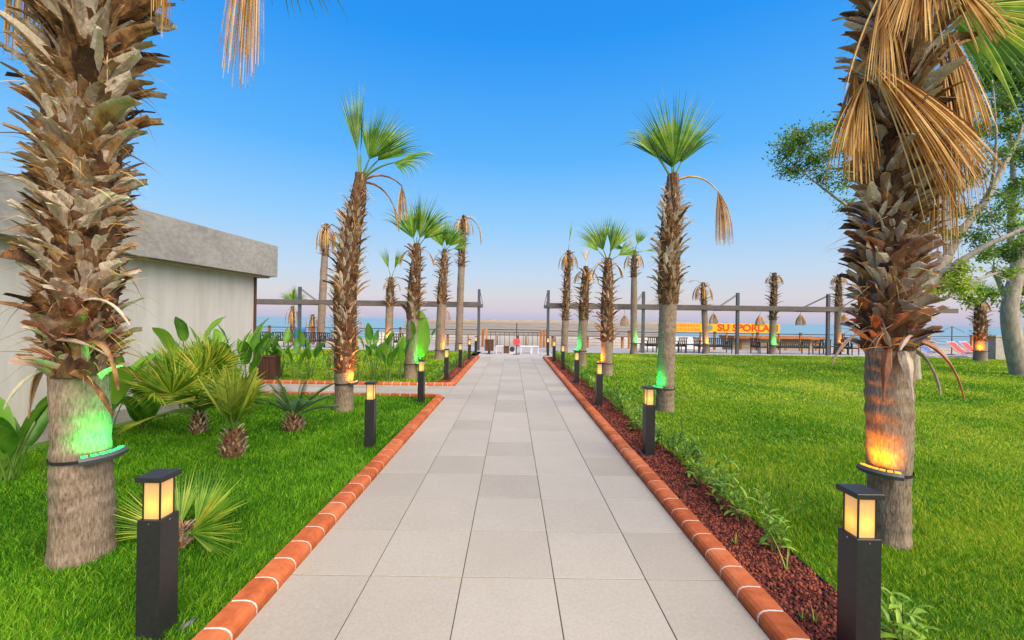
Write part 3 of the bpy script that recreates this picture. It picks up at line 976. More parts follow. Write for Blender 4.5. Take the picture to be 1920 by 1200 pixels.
simple_palm(1137, 704, 485, 640, 'bushy green-crowned palm lit orange beside the gravel bed bollard', 36,
            [F(165, 72, .42, 1.1, spread=70, n=22, roll=85, g_leaf=.6), F(20, 74, .42, 1.1, spread=70, n=22, roll=85, g_leaf=.4), F(-60, 76, .3, 1.0, spread=80, n=22, roll=60, g_leaf=.6), F(5, 40, .4, .8, spread=70, n=18, roll=50, g_leaf=2), F(178, 55, .45, .8, spread=70, n=18, roll=-50, g_leaf=2)],
            [D(178, 35, .5, .9, spread=30, n=16, wmax=.03, g_pet=1.6)] + DD(2, .7), lean=.0, r=.21)
simple_palm(1090, 687, 500, 600, 'palm with a stubby brown dead crown, lit green, beside the gravel bed', 37, [], DD(5, .7) + [D(80, 80, .4, .5, spread=30, n=12, g_leaf=1, wmax=.03)], lean=.12, r=.2)
simple_palm(1058, 661, 470, 600, 'thin palm with one upright spear leaf and brown skirt near gate', 38, [F(60, 84, .5, 1.3, spread=16, n=12, roll=90, g_leaf=.1)], DD(6, 1.0), lean=.15, r=.21)
simple_palm(1188, 664, 470, 520, 'slender smooth palm with sparse green top and dead skirt, lit green', 39, [F(20, 72, .5, .9, spread=60, n=14, roll=80, g_leaf=.8), F(0, 20, .5, .9, spread=60, n=14, roll=20, g_leaf=2.5), F(175, 30, .5, .8, spread=60, n=14, roll=20, g_leaf=2.5)], DD(5, 1.0) + [D(120, 80, .5, .6, spread=20, n=10, g_leaf=1, wmax=.03)], lean=-.05, r=.2)
simple_palm(1323, 663, 530, 575, 'short palm with drooping brown head standing beside the long banner', 40, [], DD(7, 1.0) + [D(120, 60, .5, .5, spread=20, n=10, g_leaf=2, wmax=.03)], lean=-.2, r=.18)
simple_palm(1448, 664, 512, 600, 'thin spiky palm with brown tuft, lit green, standing by terrace bench', 41, [], DD(4, .7), lean=.05, r=.2)
simple_palm(1570, 664, 515, 585, 'thin spiky palm with brown tuft, lit orange, next to pergola post', 42, [], DD(4, .7), lean=.03, r=.2)
simple_palm(1838, 677, 560, 640, 'dark spiky palm under the spreading tree, lit orange near the low wall', 43, G1(.8), DD(3, .7), lean=-.05, r=.27)
for k, (px, tp, lab) in enumerate(((548, 575, 'small green beach palm growing behind the terrace benches'), (586, 590, 'small brown dead-fronded beach palm behind the terrace benches'))):
    b = at(px, 640, 34)
    prof = [(-.06, 0, 0, .2), (2, 0, 0, .18), (at(px, tp, 34).z + 2.0, 0, 0, .12)]
    palm((b.x, 34, -2.0), lab, prof, 1.6, prof[-1][0] - .1, 'far', rows=60, seed=50 + k, detail=.5,
         fronds=(G1(1.4) if k == 0 else []), dead=DD(5, 1.5))


# ------------------------------------------------------------------ lights strapped to palms
def uplight(loc, ang, r, colr, label, size=1.0, power=1.2, span=70):
    root = thing('palm_uplight', loc, label, 'uplight', 'coloured lights strapped to the palms')
    mb = MB()
    n = 10
    vv, ff = [], []
    for i in range(n + 1):
        a = ang + R(-span / 2 + span * i / n)
        for (rr, z) in ((r + .01, -.035), (r + .07 * size, -.03), (r + .085 * size, 0), (r + .07 * size, .02), (r + .012, .012)):
            vv.append((rr * math.cos(a), rr * math.sin(a), z))
    for i in range(n):
        for k in range(5):
            k2 = (k + 1) % 5
            ff.append((i * 5 + k, i * 5 + 5 + k, i * 5 + 5 + k2, i * 5 + k2))
    ff += [tuple(range(5)), tuple(n * 5 + k for k in range(4, -1, -1))]
    mb.add(vv, ff)
    mb.build('housing', MT['steel'], root)
    led = MB()
    for i in range(6):
        a = ang + R(-span / 2 + span * (i + .5) / 6)
        led.box((math.cos(a) * (r + .045 * size), math.sin(a) * (r + .045 * size), .021), (.03 * size, .03 * size, .008), m=Matrix.Rotation(a, 3, 'Z'))
    led.build('led_strip', MT['ledg'] if colr == 'g' else MT['ledo'], root)
    sb = MB()
    vv, ff = [], []
    for i in range(25):
        a = 2 * PI * i / 24
        for (rr, z) in ((r + .006, -.03), (r + .006, -.008)):
            vv.append((rr * math.cos(a), rr * math.sin(a), z))
    ff = [(i * 2, i * 2 + 2, i * 2 + 3, i * 2 + 1) for i in range(24)]
    sb.add(vv, ff); sb.build('strap', MT['hose'], root)
    offs = (-.6, 0, .6) if size == 1.0 else (0,)
    for q in offs:
        ld = bpy.data.lights.new('uplight_lamp', 'AREA')
        ld.shape = 'DISK'
        ld.size = .05
        ld.energy = power / len(offs)
        ld.color = (0.01, 1.0, 0.10) if colr == 'g' else (1.0, 0.28, 0.004)
        ld.spread = R(130)
        lo = bpy.data.objects.new('uplight_lamp', ld)
        col.objects.link(lo)
        lo.parent = root
        aq = ang + R(span / 2) * q
        o = Vector((math.cos(aq), math.sin(aq), 0))
        lo.location = o * (r + .095 * size) + Vector((0, 0, .045))
        dirv = (Vector((0, 0, 1)) - o * .75).normalized()
        lo.rotation_euler = dirv.to_track_quat('-Z', 'Y').to_euler()
    if size == 1.0:
        sp = bpy.data.lights.new('uplight_beam', 'SPOT')
        sp.energy = power * 9
        sp.spot_size = R(38)
        sp.spot_blend = .5
        sp.shadow_soft_size = .02
        sp.color = (0.01, 1.0, 0.10) if colr == 'g' else (1.0, 0.28, 0.004)
        so_ = bpy.data.objects.new('uplight_beam', sp)
        col.objects.link(so_)
        so_.parent = root
        o = Vector((math.cos(ang), math.sin(ang), 0))
        so_.location = o * (r + .08) + Vector((0, 0, .05))
        so_.rotation_euler = (Vector((0, 0, 1)) + o * .10).normalized().to_track_quat('-Z', 'Y').to_euler()
    return root


uplight((NL.x + .012, NL.y, .72), R(-8), .158, 'g', 'curved uplight glowing green on the thick shaggy palm by the building', power=2.6, span=80)
uplight((NR.x - .015, NR.y, .58), R(-150), .14, 'o', 'curved uplight glowing orange on the palm with golden dead fronds', power=2.2, span=80)
uplight((P3.x, P3.y, .52), R(-10), .165, 'o', 'orange uplight on the tall palm beside the side path', power=3.0)
uplight((P4.x, P4.y, .45), R(-160), .165, 'g', 'green uplight on the tall palm with broad facing fan', power=3.0)
for (px, by, ly, ang, c, what, rr) in ((770, 710, 681, -10, 'g', 'green uplight on the slim palm behind the paddle-leaved plant', .21),
                                       (1137, 704, 680, -165, 'o', 'orange uplight on the bushy palm beside the gravel bed', .22),
                                       (1090, 687, 657, -160, 'g', 'green uplight on the palm with stubby brown crown', .21),
                                       (1188, 664, 643, -60, 'g', 'green uplight on the slender smooth palm by the terrace', .21),
                                       (1323, 663, 645, -80, 'o', 'orange uplight on the short drooping palm beside the banner', .19),
                                       (1448, 664, 647, -90, 'g', 'green uplight on the thin spiky palm by terrace bench', .21),
                                       (1570, 664, 645, -70, 'o', 'orange uplight on the thin spiky palm next to pergola post', .21),
                                       (728, 656, 635, -80, 'o', 'orange uplight on the short palm with two upright fronds', .25),
                                       (824, 674, 656, -20, 'o', 'orange uplight on the palm between back lawn bollards', .23),
                                       (1838, 677, 657, -140, 'o', 'orange uplight on the dark palm near the low wall', .30)):
    b = gnd(px, by)
    uplight((b.x, b.y, at(px, ly, b.y).z), R(ang), rr, c, what, power=6.0, size=1.3)

# ------------------------------------------------------------------ bollard lights
def make_bollard():
    root = thing('bollard_light', (0, 0, 0), 'x', 'bollard light', 'black bollard lights along the path')
    MB().box((0, 0, .3175), (.118, .118, .635), bev=.0025).build('post', MT['black'], root)
    MB().box((0, 0, .006), (.185, .185, .012), bev=.002).build('base_plate', MT['black'], root)
    b = MB()
    for sx in (-1, 1):
        for sy in (-1, 1):
            b.tube([(sx * .078, sy * .078, .010), (sx * .078, sy * .078, .026)], .007, 6)
    b.build('anchor_bolts', MT['screw'], root)
    gl = MB().box((0, 0, .731), (.083, .083, .196)).build('lantern', MT['lantern'], root)
    fr = MB()
    for sx in (-1, 1):
        for sy in (-1, 1):
            fr.box((sx * .0425, sy * .0425, .731), (.0065, .0065, .197))
    fr.build('corner_bars', MT['black'], gl)
    MB().box((0, 0, .842), (.134, .134, .027), bev=.003).build('cap', MT['black'], root)
    s = MB()
    for k in range(4):
        a = k * PI / 2
        s.tube([(math.cos(a) * .057, math.sin(a) * .057, .617), (math.cos(a) * .0608, math.sin(a) * .0608, .617)], .0042, 8)
    s.build('screws', MT['screw'], root)
    return root


bol = make_bollard()
BL = [(-1.83, 2.16, 'black bollard light with amber lantern on grass before the thick shaggy palm'),
      (-1.81, 5.35, 'black bollard light with amber lantern on grass across from the cycad'),
      (-1.80, 8.30, 'black bollard light with amber lantern at the corner of the side path')]
for k in range(4):
    BL.append((-1.76 + .01 * k, 11.25 + 2.92 * k, 'black bollard light in the back lawn gravel strip, %s from the gate' % ['fourth', 'third', 'second', 'first'][k]))
for k in range(7):
    BL.append((1.735, [2.05, 5.2, 8.15, 11.0, 14.0, 16.9, 19.8][k], 'black bollard light in the broad red gravel bed, %s from the gate' % ['seventh', 'sixth', 'fifth', 'fourth', 'third', 'second', 'first'][k]))
for i, (x, y, lab) in enumerate(BL):
    o = bol if i == 0 else copy_tree(bol)
    o.location = (x, y, .012 if (x > 0 or y > 10.5) else 0.0)
    o.rotation_euler.z = R([0, 3, -2, 1, -1, 2, 0][i % 7])
    o['label'] = lab

# ------------------------------------------------------------------ garden plants
def paddle_leaf(root, base, az, lean, stalk, L, W, rs, droop=.4, tw=None):
    """one bird-of-paradise leaf on its long stalk"""
    az = R(az)
    o = Vector((math.cos(az), math.sin(az), 0))
    d = (Vector((0, 0, 1)) + o * math.tan(R(lean))).normalized()
    p = Vector(base) + o * .02
    pts = [p.copy()]
    for i in range(5):
        d = (d + o * .05 * (lean > 2)).normalized()
        p = p + d * stalk / 5
        pts.append(p.copy())
    tg = Vector((-o.y, o.x, 0))
    mb = MB()
    n = 8
    vv, ff, aa = [], [], []
    tw = rs.uniform(-.7, .7) if tw is None else tw
    q = p.copy()
    dd = d.copy()
    up = rs.uniform(.2, .5)
    for i in range(n + 1):
        t = i / n
        w = W * (math.sin(PI * min(1, t * .94 + .06)) ** .62) * (1 - .25 * t)
        if i == n:
            w = .004
        sdv = (Matrix.Rotation(tw * (.6 + .4 * t), 3, dd) @ tg)
        nrm = sdv.cross(dd)
        wav = .04 * W * math.sin(t * 11 + tw * 9)
        vv += [q - sdv * w / 2 - nrm * (w * up * .5 + wav), q, q + sdv * w / 2 - nrm * (w * up * .5 - wav)]
        aa += [.35 + .3 * t, .9, .6 - .2 * t]
        dd = (dd + o * droop * .10 + Vector((0, 0, -droop * .10 * t))).normalized()
        q = q + dd * L / n
    for i in range(n):
        for j in range(2):
            k = i * 3 + j
            ff.append((k, k + 1, k + 4, k + 3))
    mb.add(vv, ff, aa)
    lf = mb.build('leaf', MT['paddle'], root, smooth=True)
    MB().tube(pts, [.014, .012, .010, .009, .008, .007], 5).build('stalk', MT['stalk'], lf)


def bird_plant(x, y, h, n, label, seed, big=1.0, spread=11, group='paddle-leaved plants', z=0.0):
    rs = random.Random(seed)
    root = thing('bird_of_paradise_plant', (x, y, z), label, 'plant', group)
    for k in range(n):
        az = 360 * k / n + rs.uniform(-30, 30)
        L = rs.uniform(.34, .5) * big
        paddle_leaf(root, (rs.uniform(-.06, .06), rs.uniform(-.06, .06), 0), az, rs.uniform(3, spread), max(.12, (h - L) * rs.uniform(.45, 1.05)), L, L * rs.uniform(.36, .48), rs, rs.uniform(.0, .8))
    return root


# along the building wall
for (px, Y, h, n, lab, sd_) in ((196, 5.2, 1.45, 9, 'paddle-leaved plant against the wall beside the thick shaggy palm', 1),
                                (20, 4.1, 1.05, 8, 'paddle-leaved plant against the wall half hidden by the thick shaggy palm', 2),
                                (268, 6.0, .75, 7, 'low paddle-leaved plant at the foot of the wall', 3),
                                (350, 6.9, 1.80, 7, 'tall paddle-leaved plant rising behind the bushy fan palm', 4),
                                (420, 7.4, 1.80, 8, 'tall paddle-leaved plant by the wall beside the bushy fan palm', 5),
                                (462, 8.3, 1.65, 8, 'paddle-leaved plant near the far corner of the building', 6)):
    x = max((px - 960) * Y / FPX, xw(Y) + .22)
    bird_plant(x, Y, h, n + 2, lab, sd_, big=1.3)
# behind the side path
for (px, Y, h, n, lab, sd_, bg_) in ((492, 10.9, 1.45, 8, 'paddle-leaved plant before the brown slatted bin', 11, 1.1),
                                     (528, 11.3, 1.35, 7, 'paddle-leaved plant just past the brown slatted bin', 12, 1.1),
                                     (556, 11.0, 1.25, 7, 'paddle-leaved plant by the side path kerb, second past the slatted bin', 13, 1.1),
                                     (582, 11.2, 1.40, 6, 'slim paddle-leaved plant by the side path kerb, third past the slatted bin', 14, 1.0),
                                     (618, 11.0, .95, 5, 'small paddle-leaved plant beside the orange-lit palm trunk', 15, .8),
                                     (676, 10.9, 1.15, 8, 'paddle-leaved plant just behind the orange-lit palm and side path', 16, .9),
                                     (700, 11.1, 1.45, 9, 'dark green paddle-leaved plant between two bollards of the side path', 17, 1.0),
                                     (727, 11.0, 1.15, 8, 'arching paddle-leaved plant beside the slim green-lit palm', 18, .95),
                                     (750, 11.2, 1.30, 7, 'narrow paddle-leaved plant close beside the slim green-lit palm', 19, 1.1)):
    bird_plant((px - 960) * Y / FPX, Y, h * 1.08, n, lab, sd_, big=bg_ * 1.1)
bp = bird_plant((788 - 960) * 11.6 / FPX, 11.6, 1.9, 4, 'paddle-leaved plant with one huge bright green leaf by slim palm', 20, big=1.0, spread=10)
rsx = random.Random(3)
paddle_leaf(bp, (.02, -.05, 0), 88, 2, .62, 1.30, .62, rsx, .02, tw=.05)


def feather_frond(mb, pb, o, az, elv, L, rs, nl=26, ll=.22, g=.8, lw=.014, vang=.5):
    az, elv = R(az), R(elv)
    d = Vector((math.cos(elv) * math.cos(az), math.cos(elv) * math.sin(az), math.sin(elv)))
    s = Vector((-math.sin(az), math.cos(az), 0))
    p = Vector(o)
    pts = [p.copy()]
    n = nl
    for i in range(n):
        t = i / n
        d = (d + Vector((0, 0, -g * L / n * (.3 + t)))).normalized()
        p = p + d * L / n
        pts.append(p.copy())
        if t > .14:
            nm = s.cross(d)
            l2 = ll * math.sin(PI * min(1, (t - .05) * .95 + .12)) ** .6 * rs.uniform(.85, 1.1)
            for sg in (-1, 1):
                dd = (d * .75 + s * sg * .8 - nm * vang * .6).normalized()
                strip(mb, p, dd, nm, l2, 3, lambda tt, q: lw * (1.04 - tt) ** .6, lambda tt: .8, min(1, max(0, rs.gauss(.35 + .4 * t, .15))))
    pb.tube(pts[::3] + [pts[-1]], [.012 - .009 * k / (len(pts[::3])) for k in range(len(pts[::3]) + 1)], 4, .5)


def squat_trunk(root, r, h, rs, mat='boot', n=60):
    prof = [(-.06, 0, 0, r * .75), (h * .3, 0, 0, r), (h * .7, 0, 0, r * .85), (h, 0, 0, r * .45)]
    tr = trunk_mesh(prof, -.03, h, 14, .04, rs, .004, .006).build('trunk', MT['fibre'], root)
    for i in range(n):
        t = (i + .5) / n
        z = h * t
        x, y, rr = interp(prof, z)
        a = i * 2.39996
        sc = .36 * rs.uniform(.8, 1.2)
        link('leaf_base', rs.choice(SPIKEM), tr, mtx=Matrix.Translation((rr * math.cos(a), rr * math.sin(a), z - .01)) @ Matrix.Rotation(a, 4, 'Z') @ Matrix.Rotation(rs.uniform(-.1, .3), 4, 'Y') @ Matrix.Diagonal((sc, sc * 1.3, sc, 1)))


def feather_plant(p, label, r, h, nf, L, el0, el1, mat, seed, ll=.2, lw=.014, g=.7, nl=26):
    rs = random.Random(seed)
    root = thing('young_palm', (p.x, p.y, 0), label, 'young palm')
    squat_trunk(root, r, h, rs)
    for k in range(nf):
        mb, pb = MB(), MB()
        feather_frond(mb, pb, (0, 0, h * .9), k * 137.5 + rs.uniform(-15, 15), rs.uniform(el0, el1), L * rs.uniform(.8, 1.1), rs, nl=nl, ll=ll, lw=lw, g=g)
        fr = mb.build('frond', MT[mat], root)
        pb.build('rachis', MT['stalk'], fr)
    return root


feather_plant(gnd(437, 858), 'young palm with squat scaly trunk and stiff yellow-tipped upright fronds', .125, .34, 18, .78, 58, 86, 'frondy', 61, ll=.18, g=.4, nl=32)
feather_plant(gnd(551, 808), 'small blue-green cycad with round brown trunk on the lawn', .13, .24, 15, .68, 22, 66, 'cycad', 62, ll=.15, g=.9, nl=26)


def fan_plant(p, label, nf, h, pet, Rr, seed, mats, el=(20, 80), trunk=(.09, .3)):
    rs = random.Random(seed)
    root = thing('fan_palm', (p.x, p.y, 0), label, 'fan palm')
    if trunk:
        squat_trunk(root, trunk[0], trunk[1], rs, n=70)
    for k in range(nf):
        mb, pb = MB(), MB()
        e_ = el[0] + (el[1] - el[0]) * ((k * .618) % 1)
        fan_frond(mb, pb, (0, 0, h), k * 137.5 + rs.uniform(-20, 20), e_, pet * rs.uniform(.7, 1.2), Rr * rs.uniform(.85, 1.1), 190, 30, g_pet=.35, g_leaf=.5, roll=rs.uniform(-35, 35), rs=rs, cup=.25,
                  bdir=None if k % 5 == 0 else (math.sin(R((k * 47) % 130 - 65)), rs.uniform(-.5, .2), math.cos(R((k * 47) % 130 - 65)) + .15))
        fr = mb.build('frond', MT[mats[k % len(mats)]], root)
        pb.build('petiole', MT['stalk'], fr)
    return root


fp = fan_plant(gnd(372, 815), 'bushy fan palm with many light green fans before the pale wall', 30, .34, .62, .52, 71, ['frondy', 'frond', 'frondy'], el=(30, 88))
for (az, c) in ((-160, 1), (175, 2)):
    mb, pb = MB(), MB()
    fan_frond(mb, pb, (0, 0, .3), az, 25, .5, .5, 90, 22, g_pet=.8, g_leaf=3.5, rs=random.Random(az), dead=False)
    fr = mb.build('frond', MT['frondy'], fp)
    tag(fr, 'yellowing drooping fan')
    pb.build('petiole', MT['stalk'], fr)
nearfan = fan_plant(Vector((-2.36, 2.98, 0)), 'low young fan palm with stiff narrow leaflets behind a bollard', 0, .1, .25, .42, 73, ['frondy'], trunk=(.05, .12))
for k, bd in enumerate(((.9, -.15, .42), (-.9, -.1, .34), (.35, .5, .8), (-.4, .4, .8), (.95, -.25, .05))):
    mb, pb = MB(), MB()
    rs = random.Random(900 + k)
    fan_frond(mb, pb, (0, 0, .08), math.degrees(math.atan2(bd[1], bd[0])), 30, .10, .42, 62 if k < 2 else 80, 20, g_pet=.2, g_leaf=.12, rs=rs, cup=.08, bdir=bd)
    fr = mb.build('frond', MT['frondy' if k < 2 else 'frond'], nearfan)
    pb.build('petiole', MT['stalk'], fr)


# bedding plants along the gravel bed
def leaf_me(L, W, rs, name='leaf'):
    mb = MB()
    vv, ff = [], []
    n = 4
    a = rs.uniform(.1, .5)
    p = Vector((0, 0, 0))
    for i in range(n + 1):
        t = i / n
        w = W * math.sin(PI * min(1, t * .9 + .08)) ** .7 if i < n else .001
        d = Vector((math.cos(a), 0, math.sin(a)))
        u = Vector((-math.sin(a), 0, math.cos(a)))
        vv += [p + Vector((0, -w / 2, 0)) + u * w * .2, p, p + Vector((0, w / 2, 0)) + u * w * .2]
        a -= rs.uniform(.1, .32)
        p = p + d * L / n
    for i in range(n):
        for j in range(2):
            k = i * 3 + j
            ff.append((k, k + 1, k + 4, k + 3))
    mb.add(vv, ff, [.3, .8, .5] * (n + 1))
    return mb


rsb = random.Random(31)
LEAFS = [leaf_me(rsb.uniform(.07, .13), rsb.uniform(.02, .034), rsb) for _ in range(8)]
LEAFM = [l.mesh('leaf', MT['bedleaf'], True) for l in LEAFS]


def bedding(x, y, h, seed, parts, group, label, z=0.0):
    rs = random.Random(seed)
    root = thing('bedding_plant', (x, y, z), label, 'plant', group)
    st, fo = MB(), MB()
    stems = rs.randint(4, 7)
    for s_ in range(stems):
        az = rs.uniform(0, 6.28)
        hh = h * rs.uniform(.6, 1.1)
        o = Vector((math.cos(az), math.sin(az), 0))
        b0 = o * rs.uniform(0, .05)
        pts = [b0 + o * (.22 * hh * t * t) + Vector((0, 0, hh * t)) for t in (0, .35, .7, 1)]
        st.tube(pts, [.0035, .003, .0026, .002], 4, rs.random())
        nl = rs.randint(5, 7) if parts else rs.randint(6, 9)
        for k in range(nl):
            t = .15 + .85 * (k + 1) / nl
            i = min(2, int(t * 3))
            p = pts[i].lerp(pts[i + 1], min(1, t * 3 - i))
            m_ = Matrix.Translation(p) @ Matrix.Rotation(az + k * 2.4 + rs.uniform(-.3, .3), 4, 'Z') @ Matrix.Rotation(-rs.uniform(.1, .9) * t, 4, 'Y') @ Matrix.Scale(rs.uniform(.7, 1.25), 4)
            q = rs.randrange(8)
            if parts:
                link('leaf', LEAFM[q], root, mtx=m_)
            else:
                fo.add([m_ @ Vector(v) for v in LEAFS[q].v], LEAFS[q].f, min(1, max(0, rs.gauss(.5, .25))))
    st.build('stems', MT['bedstem'], root)
    if not parts:
        fo.build('foliage', MT['bedleaf'], root, smooth=True)
    return root


rsp = random.Random(77)
ys_ = [2.05, 2.2, 3.02]
y = 3.28
while y < 19.3:
    ys_.append(y)
    y += rsp.uniform(.13, .22) * (1 if y < 8 else 1.35)
for k, y in enumerate(ys_):
    x = PR + .60 + rsp.uniform(-.09, .13)
    h = rsp.uniform(.2, .36)
    lab = 'small leafy bedding plant in the row edging the broad red gravel bed'
    if k < 2:
        x, h = [1.99, 2.1][k], [.16, .22][k]
    bedding(x, y, h, 300 + k, k < 11, 'bedding plants edging the broad gravel bed', lab)
y = SP1 + .5
k = 0
while y < 19:
    bedding(PL - .56 + rsp.uniform(-.12, .05), y, rsp.uniform(.2, .34), 500 + k, False, 'bedding plants edging the back lawn', 'small leafy bedding plant edging the back lawn gravel strip')
    y += rsp.uniform(.3, .5)
    k += 1

# tufts of long grass in the gravel
for k, (px, py, n, L) in enumerate(((1475, 1075, 9, .26), (1378, 1025, 12, .09), (1528, 1172, 8, .10), (1505, 1168, 8, .07))):
    p = gnd(px, py)
    rs = random.Random(40 + k)
    mb = MB()
    for i in range(n):
        a = rs.uniform(0, 6.28)
        d = Vector((math.cos(a) * .5, math.sin(a) * .5, 1)).normalized()
        strip(mb, Vector((0, 0, 0)), d, Vector((-math.sin(a), math.cos(a), 0)), L * rs.uniform(.6, 1.2), 6, lambda t, q: .007 * (1.03 - t), lambda t: 5 * t + 1, rs.uniform(.4, 1))
    tag(mb.build('weed_tuft', MT['bedleaf'], loc=(p.x, p.y, .012)),
        ['long-bladed grass weed sprouting in the red gravel', 'low leafy weed in the middle of the red gravel', 'small weed tuft in gravel close to the kerb', 'tiny weed sprout in gravel beside the kerb bricks'][k], 'weed')

# irrigation hose
rsh = random.Random(8)
pts = [(PR + .655 + .02 * math.sin(y_ * 2.1) + rsh.uniform(-.006, .006), y_, .017) for y_ in np.arange(.8, 19, .22)]
tag(MB().tube(pts, .0085, 7).build('drip_hose', MT['hose'], smooth=True), 'thin black irrigation hose lying between gravel bed and lawn', 'hose')
tag(MB().tube([gnd(340, 1192) + Vector((0, 0, .03)), gnd(352, 1186) + Vector((0, 0, .045)), gnd(366, 1176) + Vector((0, 0, .04))], [.012, .014, .011], 8).build('cable_gland', MT['steel'], smooth=True),
    'short grey cable connector at the foot of a bollard', 'connector')

# ------------------------------------------------------------------ spreading trees
def limb(mb, pts, r0, r1, n=8):
    k = len(pts)
    # smooth the polyline
    P = [Vector(p) for p in pts]
    out, rr = [], []
    for i in range(k - 1):
        for s_ in range(5):
            t = s_ / 5
            p0, p1, p2, p3 = P[max(0, i - 1)], P[i], P[i + 1], P[min(k - 1, i + 2)]
            out.append(.5 * ((2 * p1) + (p2 - p0) * t + (2 * p0 - 5 * p1 + 4 * p2 - p3) * t * t + (-p0 + 3 * p1 - 3 * p2 + p3) * t ** 3))
            rr.append(r0 + (r1 - r0) * (i + t) / (k - 1))
    out.append(P[-1]); rr.append(r1)
    mb.tube(out, rr, n)
    return out


def tree(base, limbs, clumps, label, seed, leaf=.075):
    rs = random.Random(seed)
    root = thing('spreading_tree', base, label, 'tree')
    B = Vector(base)
    tb = MB()
    nodes = []
    for (pts, r0, r1) in limbs:
        o = limb(tb, [Vector(p) - B for p in pts], r0, r1)
        nodes += o[3:]
    V, T, A = [], [], []
    off = 0
    r_ = np.random.default_rng(seed)
    for (c, rad, n, va) in clumps:
        c = Vector(c) - B
        nn = min(nodes, key=lambda q: (q - c).length)
        mid = nn.lerp(c, .5) + Vector((rs.uniform(-.3, .3), rs.uniform(-.3, .3), rs.uniform(-.1, .3)))
        limb(tb, [nn, mid, c], .022, .006, 5)
        # twigs with sprays of leaves
        for q in range(max(5, n // 11)):
            tip = c + Vector((rs.gauss(0, .6), rs.gauss(0, .6), rs.gauss(.05, .42))) * rad
            limb(tb, [mid.lerp(c, rs.uniform(.3, 1)), c.lerp(tip, .5) + Vector((0, 0, .05)), tip], .008, .003, 3)
            m = 45
            t = r_.uniform(.25, 1.05, m)[:, None]
            pc = np.array(c)[None] + (np.array(tip) - np.array(c))[None] * t + r_.normal(0, .13 * rad + .04, (m, 3))
            d = r_.normal(0, 1, (m, 3)); d[:, 2] -= .3
            d /= np.linalg.norm(d, axis=1)[:, None]
            s = np.cross(d, r_.normal(0, 1, (m, 3))); s /= np.linalg.norm(s, axis=1)[:, None]
            Lf = leaf * r_.uniform(.6, 1.3, m)[:, None]
            v = np.stack([pc, pc + d * Lf * .5 + s * Lf * .24, pc + d * Lf, pc + d * Lf * .5 - s * Lf * .24], 1)
            V.append(v.reshape(-1, 3))
            b = off + np.arange(m)[:, None] * 4
            T.append(np.concatenate([b + np.array([[0, 1, 2]]), b + np.array([[0, 2, 3]])], 0))
            A.append(np.repeat(np.clip(va + r_.normal(0, .16, m), 0, 1), 4))
            off += m * 4
    tb.build('trunk', MT['bark'], root, smooth=True)
    cr = link('crown', np_mesh('crown', np.concatenate(V), np.concatenate(T), np.concatenate(A), MT['treeleaf']), root)
    return root


TA = gnd(1709, 712)
Yt = TA.y
rst = random.Random(5)
limbsA = [([TA - Vector((0, 0, .1)), at(1706, 640, Yt), at(1716, 570, Yt), at(1752, 520, Yt), at(1775, 482, Yt)], .24, .16),
          ([at(1775, 482, Yt), at(1806, 430, Yt + .2), at(1850, 372, Yt + .4), at(1882, 310, Yt + .5), at(1915, 245, Yt + .6), at(1935, 150, Yt + .8)], .13, .04),
          ([at(1752, 520, Yt), at(1790, 497, Yt - .3), at(1850, 460, Yt - .6), at(1900, 438, Yt - .8), at(1975, 400, Yt - 1)], .11, .04),
          ([at(1716, 570, Yt), at(1770, 560, Yt + .3), at(1820, 530, Yt + .5), at(1868, 512, Yt + .8)], .08, .03),
          ([at(1752, 520, Yt), at(1690, 440, Yt + .4), at(1610, 400, Yt + .6), at(1540, 350, Yt + .8), at(1490, 310, Yt + 1)], .08, .015),
          ([at(1775, 482, Yt), at(1770, 380, Yt + .6), at(1790, 260, Yt + .8), at(1800, 150, Yt + 1)], .07, .02),
          ([at(1850, 372, Yt + .4), at(1862, 330, Yt), at(1868, 250, Yt - .2), at(1860, 150, Yt - .4)], .05, .02)]
clA = []
for (px, py, rad, n, va) in ((1478, 285, .55, 260, .45), (1500, 262, .55, 240, .5), (1525, 300, .5, 200, .4), (1490, 320, .45, 130, .4), (1550, 330, .5, 140, .35), (1580, 270, .6, 200, .4), (1560, 240, .5, 150, .45),
                             (1600, 330, .5, 130, .35), (1590, 385, .4, 90, .35), (1840, 245, .6, 160, .3), (1880, 200, .7, 220, .3), (1800, 200, .6, 150, .35), (1830, 330, .5, 120, .3), (1800, 300, .5, 110, .3), (1870, 290, .5, 120, .3),
                             (1810, 395, .45, 110, .3), (1850, 410, .45, 120, .35), (1890, 370, .5, 120, .3), (1780, 440, .4, 90, .35), (1830, 445, .45, 110, .35), (1895, 420, .4, 90, .5), (1905, 395, .3, 70, .8),
                             (1775, 520, .42, 200, .85), (1800, 535, .42, 220, .9), (1760, 540, .4, 170, .8), (1790, 505, .3, 110, .85), (1735, 545, .35, 120, .7), (1885, 515, .35, 120, .8), (1850, 480, .3, 80, .5), (1820, 560, .35, 100, .6),
                             (1890, 485, .35, 90, .4), (1860, 555, .3, 70, .6), (1770, 350, .5, 100, .35), (1750, 300, .5, 110, .35), (1780, 240, .6, 140, .3), (1740, 400, .4, 70, .35)):
    clA.append((at(px, py, Yt + rst.uniform(-.6, 1.2)), rad, n, va))
tree((TA.x, TA.y, 0), limbsA, clA, 'spreading pale-barked tree with sparse foliage behind the golden-skirted palm', 3, leaf=.10)

